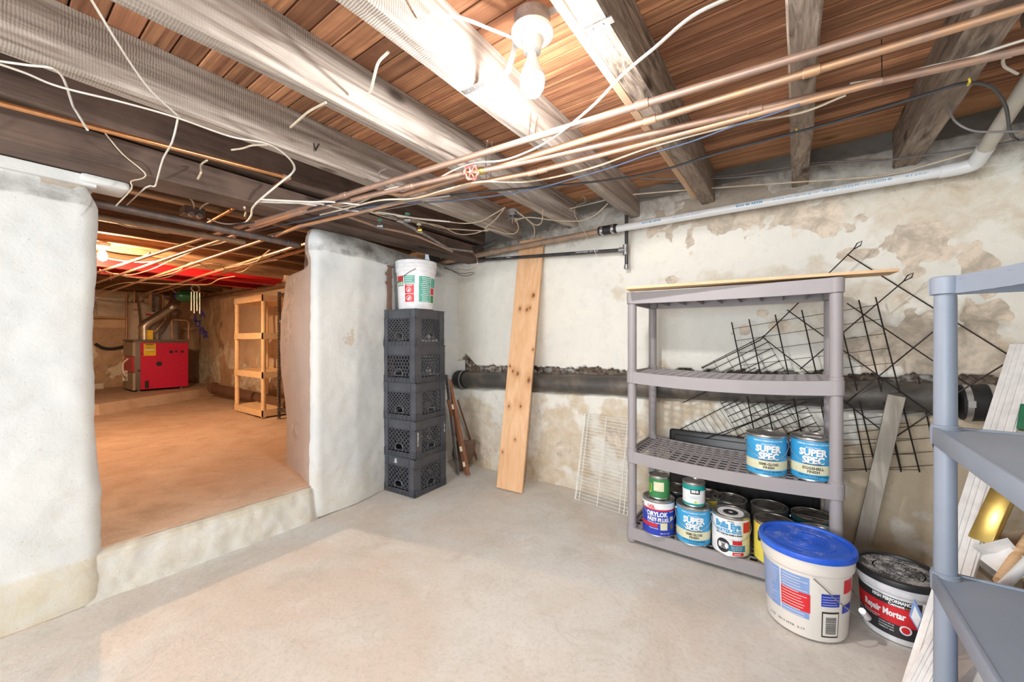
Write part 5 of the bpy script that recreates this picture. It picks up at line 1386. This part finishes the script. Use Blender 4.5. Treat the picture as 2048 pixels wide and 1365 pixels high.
wire('cable', 'black cable with yellow ties looping over the white riser at the right', [(2062, 276), (2035, 280), (2020, 262), (2012, 215), (1990, 180), (1960, 167), (1920, 168), (1862, 186), (1770, 214), (1684, 240), (1593, 265), (1448, 303), (1324, 341), (1240, 357), (1150, 368), (1000, 381), (880, 393), (780, 402), (680, 425), (600, 445)], .0052, 'cable_black', S=1.95)
for x, y, lab in ((1938, 165, 'small yellow clip holding the black cable to the rightmost joist'), (1594, 264, 'small yellow clip holding the black cable to the middle joist')):
    c_ = at(x, y, Z=1.95); mb = MB(); mb.tube([c_ + Vector((-.003, -.012, .008)), c_ + Vector((0, -.009, -.004)), c_ + Vector((0, .009, -.004)), c_ + Vector((.003, .012, .008))], .003, 6); tag(mb.build('cable_clip', 'yellow_plastic'), lab, 'clip')
wire('cable', 'thin grey cable loop in front of the rightmost joist', [(1865, 146), (1885, 155), (1896, 175), (1897, 210), (1908, 240), (1935, 258), (1970, 264), (2060, 262)], .0035, 'cable_grey', Y=2.1)
wire('cable', 'white cable lying along the top of the third copper pipe at the right', [(2062, 76), (2010, 92), (1930, 118), (1860, 133), (1790, 152), (1700, 168)], .0058, 'romex_white', flat=.6, Z=1.972)
wire('cable', 'short white cable hook beside the riser at the top right', [(2035, 148), (2020, 140), (2008, 132), (2007, 118), (2024, 112)], .004, 'romex_white', Z=1.99)
YC = 2.66
wire('cable', 'long cream cable running just above the white drain pipe to the junction box', [(2062, 258), (1983, 291), (1862, 328), (1759, 352), (1585, 365), (1432, 376), (1303, 386), (1241, 393), (1180, 408), (1115, 421), (1060, 414), (1025, 418), (1008, 432)], .0042, 'romex_cream', Y=2.60)
wire('cable', 'grey cable pair sagging along the top of the back wall', [(2062, 275), (1983, 291), (1925, 299), (1780, 320), (1614, 332), (1540, 348), (1428, 357), (1303, 358), (1200, 354), (1060, 372), (960, 383), (840, 398)], .0042, 'cable_grey', Y=2.57)
wire('cable', 'thinner grey cable beside the sagging grey pair', [(1780, 318), (1640, 325), (1540, 340), (1428, 353), (1330, 345), (1240, 352), (1180, 360)], .003, 'steel_dark', Y=2.56)
# junction box among the joist ends and its cables
jb = at(1027, 430, Z=1.97); t = thing('junction_box', 'small open metal junction box with loose cables near the corner', 'junction box', jb); 
mb = MB(); mb.lathe([(.04, .03), (.042, .03), (.042, -.012), (.039, -.012), (.039, .028), (.001, .028)], 8); mb.build('box', 'steel_grey', t)
random.seed(4)
for k_ in range(5):
    mb = MB(); pts = [Vector((random.uniform(-.03, .03), random.uniform(-.03, .03), .02))]
    for q_ in range(4): pts.append(Vector((random.uniform(-.045, .045), random.uniform(-.045, .045), -.015 - random.uniform(0, .03))))
    mb.tube(smoothpath(pts, 5), .0022, 5); mb.build('wire_end', random.choice(['cable_grey', 'copper_orange', 'romex_white']), t, smooth=True)
for lab, L in (('cream cable from the junction box dipping left, uppermost of three', [(1010, 415), (985, 430), (960, 443), (925, 447), (870, 440), (800, 434), (740, 425), (690, 418)]),
               ('cream cable from the junction box dipping left, middle of three', [(1008, 418), (990, 440), (970, 457), (975, 462), (930, 460), (880, 455), (830, 440), (790, 440), (700, 412)]),
               ('cream cable from the junction box dipping left, lowest of three', [(1030, 437), (1037, 455), (1030, 467), (1010, 467), (980, 459), (945, 468), (915, 468), (880, 452), (830, 444), (760, 432)]),
               ('cable end curling down right of the junction box', [(1035, 425), (1055, 440), (1068, 455), (1068, 472), (1062, 478)]),
               ('cream cable running right from the junction box into the joist gap', [(1030, 440), (1060, 435), (1110, 441), (1160, 442), (1190, 430), (1215, 408)]),
               ('cream cable looping round the right of the junction box', [(1030, 420), (1050, 435), (1070, 450), (1083, 445), (1086, 420)])):
    wire('cable', lab, L, .0036, 'romex_cream', Z=1.93)
wire('wire', 'thin pale wire hanging from the joist end past the drain pipe', [(1162, 397), (1168, 394), (1170, 405), (1152, 413), (1150, 430), (1162, 452), (1172, 470), (1185, 495), (1194, 512), (1188, 510)], .0014, 'romex_white', cat='wire', Y=2.60)
# dark cables bunched in the corner
for i, (lab, L, m_) in enumerate((('black cable in the corner bunch, thickest', [(985, 472), (970, 488), (930, 500), (900, 512), (865, 530)], 'cable_black'), ('black cable in the corner bunch, sagging lowest', [(992, 480), (960, 495), (930, 505), (890, 518), (862, 527)], 'cable_black'),
     ('dark wire looping off the corner onto the back wall', [(875, 533), (900, 540), (925, 552), (945, 549), (945, 545), (920, 547), (890, 535)], 'steel_dark'), ('black wire hanging left of the corner', [(848, 490), (855, 505), (870, 513), (885, 514)], 'cable_black'), ('thin black wire hanging at the corner', [(862, 492), (863, 510), (870, 525), (860, 530)], 'cable_black'))):
    wire('cable', lab, L, .0055 if i < 2 else .0028, m_, Y=2.58)
wire('cable', 'orange copper wire curling in front of the corner', [(838, 470), (870, 484), (915, 498), (945, 505), (955, 522), (950, 535), (935, 541), (915, 538)], .003, 'copper_orange', Y=2.50)
wire('cable', 'short yellow striped tube in the corner bunch', [(882, 517), (895, 508), (905, 495), (916, 481)], .004, 'yellow_plastic', Y=2.48)
for i, (lab, L, m_, z) in enumerate((('white cable bunch strand under the beam, upper', [(520, 399), (560, 401), (620, 404), (660, 404), (720, 410)], 'romex_white', 1.93), ('white cable bunch strand under the beam, lower', [(515, 404), (580, 406), (640, 408), (700, 421), (760, 425), (840, 438), (900, 444)], 'romex_white', 1.92),
     ('black cable running left through the opening top', [(700, 400), (640, 412), (560, 440), (480, 448), (420, 460)], 'cable_black', 1.92), ('dark pipe-side cable slanting into the opening', [(900, 392), (760, 412), (660, 440), (560, 468), (520, 475)], 'cable_grey', 1.91),
     ('grey cable lowest of the bunch entering the opening', [(850, 405), (740, 425), (620, 450), (540, 470), (500, 478)], 'steel_dark', 1.90))):
    wire('cable', lab, L, .0042, m_, S=z)
# hooks, hangers, nails
def bent(name, label, pts, r, m, cat='hook', **kw): return wire(name, label, pts, r, m, cat=cat, k=3, **kw)
bent('pipe_hook', 'white J-shaped pipe hook nailed to the second joist', [(772, 338), (758, 345), (760, 358), (767, 370), (777, 372), (778, 363), (774, 359)], .003, 'steel_bright', Z=1.985)
bent('pipe_hook', 'copper wire hanger dropping from the joist beside the bulb', [(1062, 225), (1060, 250), (1058, 275), (1062, 284), (1068, 275), (1072, 250), (1076, 232)], .0022, 'copper_orange', Z=2.0)
bent('pipe_hook', 'thin grey wire hanger around the pipes right of the red valve', [(975, 282), (972, 305), (972, 345), (974, 362), (980, 360), (983, 330), (984, 285)], .0020, 'steel_grey', Z=1.98)
mb = MB(); mb.bar(at(1763, 80, Z=ZD - .01), at(1764, 154, Z=1.97), .007, .002, up=(1, 0, 0)); tag(mb.build('strap', 'rubber'), 'short black strap hanging behind the copper pipes at the right', 'strap')
mb = MB(); mb.cyl(at(627, 287, X=-1.865), at(632, 302, X=-1.845), .0028, 6).cyl(at(638, 288, X=-1.865), at(632, 300, X=-1.845), .0028, 6); tag(mb.build('bent_nail', 'black_wire'), 'bent rusty nail pair forming a V in the side of a lit joist', 'nail')
# fixture box on the beam's far side with two cables
jb = at(385, 427, Z=1.90); t = thing('junction_box', 'metal junction box with two cable clamps above the opening', 'junction box', jb)
mb = MB(); mb.box((-.05, -.05, -.02), (.05, .05, .03), .004); mb.build('box', 'steel_dark', t)
mb = MB(); mb.cyl((.04, -.02, -.02), (.06, -.02, -.02), .014, 10).cyl((.04, .02, -.02), (.06, .02, -.02), .014, 10); mb.build('cable_clamp', 'steel_bright', t, smooth=True)
wire('cable', 'cream cable rising from the left clamp of the box above the opening', [(386, 424), (388, 412), (383, 400), (372, 392)], .0045, 'romex_cream', Z=1.92)
wire('cable', 'cream cable bending right from the box above the opening', [(397, 424), (405, 412), (420, 405), (436, 402)], .0045, 'romex_cream', Z=1.92)
wire('cable', 'short cable stub under the beam beside the copper branch', [(489, 415), (492, 425), (490, 433)], .006, 'romex_cream', Z=1.9)

# ------------------------------------------------------------------ far room
t = thing('ceiling_lamp', 'glowing warm bare bulb in the far room beside the pier edge', 'lamp', (-4.97, .70, ZD)); L0 = t.location
mb = MB(); mb.lathe([(.001, -.19), (.05, -.19), (.05, -.22), (.03, -.235), (.001, -.24)], 16); mb.build('lampholder', 'porcelain', t, smooth=True)
mb = MB(); mb.lathe([(.013, -.238), (.018, -.26), (.030, -.29), (.033, -.31), (.028, -.335), (.001, -.352)], 16); mb.build('bulb', 'bulb_far', t, smooth=True)
mb = MB(); mb.cyl((0, 0, -.19), (0, 0, 0), .012, 8); mb.build('stem', 'steel_dark', t)
# red steel beams
for x, lab in ((-5.85, 'red painted steel beam under the far room joists, nearer one'), (-6.45, 'red painted steel beam under the far room joists, farther one')):
    mb = MB(); w_, h_ = .045, .12
    mb.box((x - w_, -1.6, 1.985), (x + w_, 2.58, 1.999)).box((x - .006, -1.6, 1.915), (x + .006, 2.58, 1.985)).box((x - w_, -1.6, 1.902), (x + w_, 2.58, 1.916)); tag(mb.build('steel_beam', 'ibeam_red'), lab, 'beam')
# boiler
t = thing('boiler', 'red boiler with grey trim standing on the raised slab of the far room', 'boiler', (-8.62, 1.84, .336))
x0, x1, y0, y1, h_ = -.33, .30, -.34, .35, .80
mb = MB(); mb.box((x0, y0 + .02, .03), (x1 - .012, y1, h_), .006); mb.build('body', 'boiler_grey', t, smooth=True)
mb = MB(); mb.box((x1 - .012, y0 + .09, .035), (x1 + .004, y1 - .005, h_ - .03), .003); sp = mb.build('side_panel', 'boiler_red', t)
mb = MB(); mb.box((x0, y0 + .0, h_ - .24), (x1 - .0, y0 + .03, h_ - .02)); mb.build('upper_front_panel', 'boiler_panel', t)
mb = MB(); mb.box((x0, y0 + .0, .03), (x1 - .0, y0 + .03, .30)); mb.build('lower_front_panel', 'boiler_panel', t)
mb = MB(); mb.box((x0 + .02, y0 + .005, .31), (x1 - .02, y0 + .03, h_ - .25)); mb.build('front_recess', 'boiler_red', t)
mb = MB(); mb.box((x0 - .01, y0 - .005, h_ - .005), (x1 + .012, y1 + .008, h_ + .022), .004); mb.build('top_panel', 'boiler_grey', t)
for (yy, zz, r_) in ((.12, .62, .025), (.185, .625, .018), (.265, .62, .020), (-.03, .43, .038), (-.235, .60, .010), (-.27, .335, .014)):
    mb = MB(); mb.cyl((x1 + .003, yy, zz), (x1 + .010, yy, zz), r_, 18); mb.build('port', 'print_black', t)
mb = MB(); mb.box((x1 + .003, -.20, .05), (x1 + .009, -.155, .17), .006); mb.build('slot', 'print_black', t)
mb = MB(); mb.box((x1 + .004, -.215, .565), (x1 + .008, -.07, .755)); st = mb.build('warning_sticker', 'sticker_yellow', t)
q = MB(); tf = lambda y_, z_: (lambda u, v: Vector((x1 + .0085, y_ + u, z_ + v)))
q.text('WARNING', .018, tf(-.142, .730), .11, .05, cell=0)
for k_ in range(3): q.text('operating instructions', .006, tf(-.142, .700 - k_ * .011), .10, .02, cell=0)
q.text('shut off gas', .006, tf(-.142, .625), .09, .02, cell=0); q.build('lettering', 'print_black', st)
q = MB(); q.box((x1 + .0085, -.20, .650), (x1 + .0092, -.085, .668)); q.build('white_bar', 'print_white', st)
for (xx, yy) in ((x0 + .06, y0 + .08), (x1 - .06, y0 + .08), (x0 + .06, y1 - .08), (x1 - .06, y1 - .08)):
    mb = MB(); mb.lathe([(.001, 0), (.025, 0), (.02, .03), (.001, .032)], 10, (xx, yy, 0)); mb.build('foot', 'boiler_grey', t)
mb = MB(); mb.box((x1 - .08, -.17, h_ + .02), (x1 - .01, -.10, h_ + .17), .003); g_ = mb.build('control_tag', 'sticker_yellow', t)
# flue from the boiler
def far(px, py, D): return at(px, py, D=D)
t = thing('flue_pipe', 'galvanised flue pipe rising from the boiler and bending to the right', 'flue', (-8.5, 1.62, 1.16)); L0 = t.location
f0 = Vector((-8.45, 1.66, 1.158)); f1 = f0 + Vector((0, 0, .16)); f2 = at(345, 616, X=-8.45); f3 = at(352, 600, X=-8.5)
mb = MB(); mb.tube([p - L0 for p in (f0, f1)], .072, 20); mb.build('riser', 'flue_metal', t, smooth=True)
mb = MB(); dq = (f2 - f1 - Vector((0, 0, .07))).normalized(); fa = f1 + Vector((0, 0, .07)) 
mb.tube([p - L0 for p in smoothpath([f1, fa - Vector((0, 0, .02)), fa + dq * .07], 5)], .076, 20); mb.build('elbow', 'flue_metal', t, smooth=True)
mb = MB(); mb.cyl(fa + dq * .06 - L0, f2 - L0, .070, 20); mb.build('slant_pipe', 'flue_metal', t, smooth=True)
mb = MB(); mb.tube([p - L0 for p in smoothpath([f2 - dq * .03, f2 + dq * .02 + Vector((0, .0, .03)), f2 + Vector((-.12, .07, .14)), f2 + Vector((-.30, .10, .22))], 5)], .078, 20); mb.build('upper_elbow', 'flue_metal', t, smooth=True)
mb = MB(); c_ = f2 + Vector((.03, .02, -.09)) - L0; mb.cyl(c_, c_ + Vector((.04, .05, -.02)), .07, 18); mb.build('damper', 'steel_dark', t, smooth=True)
# water heater and tanks behind
t = thing('water_heater', 'white cylindrical water heater behind the boiler', 'water heater', (-9.22, 1.776, .336))
mb = MB(); mb.lathe([(.001, 0), (.165, 0), (.17, .02), (.17, 1.42), (.16, 1.45), (.001, 1.46)], 32); mb.build('tank', 'heater_white', t, smooth=True)
mb = MB(); mb.patch(.172, -.8, -.3, 1.25, 1.34); mb.build('label', 'paper_white', t)
mb = MB(); mb.patch(.1725, -.78, -.34, 1.32, 1.335); mb.build('label_stripe', 'label_red', t)
for dx, dy in ((.05, -.1), (.02, .1)): mb = MB(); mb.cyl((dx, dy, 1.45), (dx, dy, 1.66), .014, 8); mb.build('pipe_stub', 'copper_orange', t)
t = thing('storage_tank', 'grey cylindrical storage tank behind the right half of the boiler', 'tank', (-9.20, 2.125, .336))
mb = MB(); mb.lathe([(.001, 0), (.165, 0), (.17, .02), (.17, 1.12), (.16, 1.16), (.001, 1.17)], 32); mb.build('tank', 'tank_grey', t, smooth=True)
mb = MB(); mb.patch(.172, -1.2, -.8, .4, 1.1); mb.build('label', 'heater_white', t)
mb = MB(); mb.lathe([(.001, 1.17), (.02, 1.17), (.018, 1.45), (.001, 1.45)], 10); mb.build('outlet', 'copper_orange', t)
t = thing('small_tank', 'slim white tank with an orange band between heater and flue', 'tank', (-8.80, 1.83, 1.160))
mb = MB(); mb.lathe([(.001, 0), (.075, 0), (.08, .02), (.08, .44), (.07, .46), (.001, .47)], 24); mb.build('tank', 'heater_white', t, smooth=True)
mb = MB(); mb.patch(.082, 0, 2 * PI, .40, .43, n=24); mb.build('band', 'label_red', t)
# expansion tank
c_ = at(377, 593, X=-8.05); t = thing('expansion_tank', 'green expansion tank hanging horizontally above the boiler', 'tank', c_)
mb = MB(); R4 = Matrix.Rotation(PI / 2, 4, 'X') @ Matrix.Identity(4)
mb.lathe([(.001, -.16), (.05, -.155), (.085, -.13), (.095, -.10), (.095, .10), (.085, .13), (.05, .155), (.001, .16)], 24, M4=R4); mb.build('shell', 'tank_green', t, smooth=True)
mb = MB(); mb.cyl((0, -.155, 0), (0, -.185, 0), .028, 12); mb.build('cap', 'label_navy', t, smooth=True)
mb = MB(); mb.cyl((0, .0, .09), (0, .0, .42), .010, 8); mb.build('hanger', 'steel_dark', t)
# wind chime with blue letters
c_ = at(391, 577, X=-7.3); t = thing('wind_chime', 'metal wind chime with a ring and blue cut-out letters hanging in the far room', 'wind chime', c_)
mb = MB(); mb.tube([Vector((0, .05 * math.cos(i * PI / 12), .05 * math.sin(i * PI / 12))) for i in range(24)], .012, 8, closed=True); mb.build('ring', 'steel_bright', t, smooth=True)
for k_ in range(4): mb = MB(); yy = -.05 + k_ * .034; mb.cyl((.0, yy, -.06), (0, yy, -.34 - .04 * (k_ % 2)), .009, 8); mb.build('tube', 'steel_bright', t, smooth=True)
for i, (s_, yy, zz) in enumerate((('A', .09, -.43), ('U', .03, -.58), ('B', .08, -.68), ('R', .13, -.74), ('L', .02, -.50))):
    mb = MB(); mb.text(s_, .10, lambda u, v: Vector((.005, yy + u, zz + v)), .07, .05, cell=0); ob = mb.build('letter', 'chime_blue', t); md = ob.modifiers.new('s', 'SOLIDIFY'); md.thickness = .012
for p_, q_ in (((0, 0, .05), (0, 0, .50)), ((0, .05, -.34), (0, .06, -.66))): mb = MB(); mb.cyl(p_, q_, .003, 6); mb.build('string', 'black_wire', t)
# white box with writing on a ledge of the far wall
mb = MB(); c_ = at(217, 616, X=-9.48); t = thing('wall_box', 'white box with vertical lettering standing on a ledge of the far wall', 'box', c_)
mb.box((-.08, -.38, -.15), (.06, .27, .17), .004); bo = mb.build('body', 'heater_white', t)
q = MB(); q.text('COLOR WHITE', .05, lambda u, v: Vector((.0615, -.14 - v, u)), .27, .0, cell=0); q.build('lettering', 'print_black', bo)
mb = MB(); mb.box((-.08, .27, -.14), (.05, .37, .12), .002); mb.build('dark_end', 'boiler_grey', t)
mb = MB(); mb.box((-.1, -.5, -.18), (.09, .4, -.152)); mb.build('ledge', 'pale_board', t)
# pipes around the boiler
for i, (lab, L, r_, m_) in enumerate((('vertical copper pipe at the left of the water heater', [(253, 585, 6.6), (253, 640, 6.6), (252, 772, 6.6)], .016, 'copper_dull'),
        ('dark bent pipe arching over the water heater', [(278, 590, 6.4), (276, 602, 6.4), (280, 640, 6.4), (282, 672, 6.4)], .014, 'steel_dark'),
        ('copper pipe slanting up from the boiler top behind the flue', [(298, 676, 6.45), (315, 658, 6.5), (330, 640, 6.6)], .014, 'copper_dull'),
        ('copper pipe frame above the boiler right half', [(345, 677, 6.5), (343, 642, 6.5), (346, 640, 6.5), (374, 641, 6.6), (377, 645, 6.6), (377, 678, 6.6)], .012, 'copper_orange'),
        ('vertical copper pipe beside the green tank', [(302, 584, 6.5), (302, 618, 6.5)], .016, 'copper_dull'),
        ('copper pipe dropping right of the small tank', [(325, 590, 6.6), (327, 600, 6.6), (325, 628, 6.6)], .014, 'copper_dull'),
        ('horizontal flue branch left of the green tank', [(328, 592, 6.9), (352, 594, 6.9)], .035, 'flue_metal'),
        ('thin white conduit slanting to the green tank', [(330, 571, 6.3), (340, 576, 6.3), (354, 588, 6.3)], .008, 'romex_white'),
        ('black hose sagging along the far wall', [(190, 688, 7.2), (205, 696, 7.2), (225, 698, 7.2), (255, 692, 7.0)], .025, 'cable_black'),
        ('copper pipe elbow right of the wind chime', [(397, 592, 6.8), (408, 592, 6.8), (410, 586, 6.8), (400, 584, 6.8)], .014, 'copper_dull'),
        ('white flexible hose at the front of the boiler', [(256, 718, 6.15), (246, 728, 6.1), (247, 745, 6.1), (251, 752, 6.1)], .012, 'romex_white'))):
    pts = [far(*p) if i != 8 else at(p[0], p[1], X=-9.56) for p in L]; mb = MB(); mb.tube(pts if i in (0, 3, 4, 9) else smoothpath(pts, 4), r_, 10); tag(mb.build('pipe', m_, smooth=True), lab, 'pipe')
mb = MB(); mb.bar(far(309, 585, 6.9), far(309, 625, 6.9), .10, .08); tag(mb.build('gas_box', 'steel_grey'), 'grey control box hanging among the pipes above the tanks', 'box')
t = thing('gas_burner_box', 'cluster of pale fittings on the floor side of the boiler front', 'fittings', Vector((-8.68, 1.44, .52)))
for dz, r_ in ((0, .03), (.06, .035), (.12, .025)): mb = MB(); mb.cyl((0, 0, dz), (0, .06, dz), r_, 10); mb.build('fitting', 'heater_white', t)
# long red ledge pipe along the back wall top in the far room
mb = MB(); mb.tube([Vector((-9.4, 2.50, 1.90)), Vector((-3.2, 2.52, 1.90))], .03, 12); tag(mb.build('pipe', 'pipe_brown', smooth=True), 'long rusty pipe along the top of the far room wall', 'pipe')
for i, (yy, zz, xa, xb) in enumerate(((1.62, 1.93, -3.2, -9.0), (1.74, 1.94, -3.2, -8.9), (1.55, 1.90, -3.2, -7.6))):
    mb = MB(); mb.tube([Vector((xa, yy, zz)), Vector((xb, yy + .1, zz - .01))], .012, 10); tag(mb.build('copper_pipe', 'copper_orange', smooth=True), ('copper pipe running the length of the far room ceiling, rightmost', 'copper pipe in the far room nearest the back wall', 'shorter copper pipe hanging lowest in the far room')[i], 'pipe')
# loose cables under the far room ceiling
for i, L in enumerate(([(560, 505), (520, 520), (480, 532), (430, 540), (400, 528), (380, 527), (350, 545), (300, 556), (250, 553), (200, 540)], [(470, 475), (440, 487), (400, 495), (380, 505), (345, 520), (300, 540), (260, 550), (225, 548), (222, 560)],
                       [(555, 520), (500, 528), (450, 530), (425, 528), (400, 530), (385, 535), (370, 540), (330, 556), (280, 560)], [(212, 435), (250, 452), (290, 458), (330, 466), (360, 462)],
                       [(540, 500), (530, 508), (505, 530), (480, 545), (452, 540), (440, 528)], [(470, 553), (440, 558), (420, 568), (400, 570), (330, 568), (250, 566), (200, 580)], [(200, 500), (240, 508), (280, 512), (300, 506)], [(195, 512), (230, 520), (280, 525), (330, 522)])):
    lab = ('longest loose cream cable looping under the far room ceiling', 'cream cable curling from the pipes to the left in the far room', 'second long cream cable beneath the red beam', 'thin cream cable sagging behind the dark steel pipe',
           'cream cable loop near the pier at the right of the far room', 'low cream cable in front of the boiler pipes', 'dark cable near the warm bulb', 'cream cable passing just right of the warm bulb')[i]
    wire('cable', lab, L, .0055, 'cable_black' if i == 6 else 'romex_cream', Z=1.87 if i != 3 else 1.93)
# drain pipe on the far floor
mb = MB(); a = at(428, 776, Y=2.40); mb.tube([a, a + Vector((.05, 0, -.01)), a + Vector((.06, 0, -.01)), Vector((-4.2, 2.44, .30))], [.095, .095, .075, .075], 16); tag(mb.build('clay_pipe', 'drain_clay', smooth=True), 'dark drain pipe lying along the foot of the far room wall', 'pipe')
mb = MB(); a = at(447, 788, Z=.205); mb.box(a + Vector((-.06, -.04, 0)), a + Vector((.08, .05, .055)), .012); tag(mb.build('white_block', 'heater_white', smooth=True), 'small white block on the floor before the drain pipe', 'block')
mb = MB(); a = at(200, 778, Z=.335); mb.box(a + Vector((-.1, -.1, 0)), a + Vector((.02, .04, .09))); tag(mb.build('stone_block', 'heater_white'), 'small pale block on the slab at the far left', 'block')
# cream shelving unit
t = thing('shelving_unit', 'cream plastic shelving unit with open sides in the far room', 'shelf', (-5.62, 2.28, .203))
CX0, CX1, CY0, CY1 = -6.02, -5.22, 2.10, 2.46
def shelf2(t, m):
    L0 = t.location
    for z in (1.49, 1.03, .555, .09):
        z += .203
        mb = MB(); mb.box(Vector((CX0 - .03, CY0 - .03, z - .075)) - L0, Vector((CX1 + .03, CY0 - .018, z)) - L0).box(Vector((CX0 - .03, CY1 + .018, z - .075)) - L0, Vector((CX1 + .03, CY1 + .03, z)) - L0)
        mb.box(Vector((CX0 - .03, CY0 - .03, z - .075)) - L0, Vector((CX0 - .018, CY1 + .03, z)) - L0).box(Vector((CX1 + .018, CY0 - .03, z - .075)) - L0, Vector((CX1 + .03, CY1 + .03, z)) - L0)
        mb.box(Vector((CX0 - .02, CY0 - .02, z - .015)) - L0, Vector((CX1 + .02, CY1 + .02, z - .006)) - L0); mb.build('shelf', m, t)
    for x in (CX0, CX1):
        for y in (CY0, CY1):
            for za, zb_ in ((.002, .02), (.09, .48), (.555, .955), (1.03, 1.415)):
                mb = MB(); mb.cyl(Vector((x, y, za + .203)) - L0, Vector((x, y, zb_ + .203)) - L0, .026, 14); mb.build('post', m, t, smooth=True)
shelf2(t, 'unit_cream')
# black metal shelving beside it, perforated angle uprights
t = thing('metal_shelving', 'black metal shelving with perforated uprights, right of the cream unit', 'shelf', (-4.6, 2.2, .205)); L0 = t.location
ua = at(556, 838, Z=.206); ub = ua + Vector((-.06, .03, 1.52)); 
for k_, (a, b) in enumerate(((ua, ub), (ua + Vector((.86, .02, 0)), ub + Vector((.86, .02, 0))), (ua + Vector((.0, .36, 0)), ub + Vector((.0, .30, 0))), (ua + Vector((.86, .36, 0)), ub + Vector((.86, .30, 0))))):
    mb = MB(); mb.bar(a - L0, b - L0, .004, .035, up=(1, 0, 0)).bar(a - L0 + Vector((.016, .014, 0)), b - L0 + Vector((.016, .014, 0)), .035, .004, up=(0, 1, 0)); up_o = mb.build('upright', 'black_pipe', t)
    mb = MB()
    for j in range(40): p_ = a.lerp(b, (j + .5) / 40) - L0; mb.box(p_ + Vector((-.006, -.006, -.007)), p_ + Vector((.006, -.0035, .007)))
    mb.build('perforation', 'steel_bright', up_o, kind='stuff')
for z in (1.50, 1.18, .93, .50, .12):
    f_ = z / 1.52; a = ua.lerp(ub, f_); mb = MB(); mb.box(a - L0 + Vector((0, 0, -.035)), a - L0 + Vector((.88, .33, 0)), .002); mb.build('shelf', 'steel_grey' if z in (1.18, .93) else 'black_pipe', t)

# kinds that occur several times share a group
GROUPS = {'paint can': 'paint cans on the grey shelving unit', 'crate': 'milk crates stacked in the corner', 'cable': 'loose cables strung under the joists', 'cable_stub': 'cut cable stubs', 'wire rack': 'wire racks leaning on the back wall',
          'bucket': 'plastic pails', 'valve': 'valves on the ceiling pipes', 'book': 'books piled on the blue-grey unit', 'hook': 'pipe hooks', 'clip': 'yellow cable clips'}
for o in COL.objects:
    c = o.get('category')
    if c in GROUPS and o.parent is None: o['group'] = GROUPS[c]
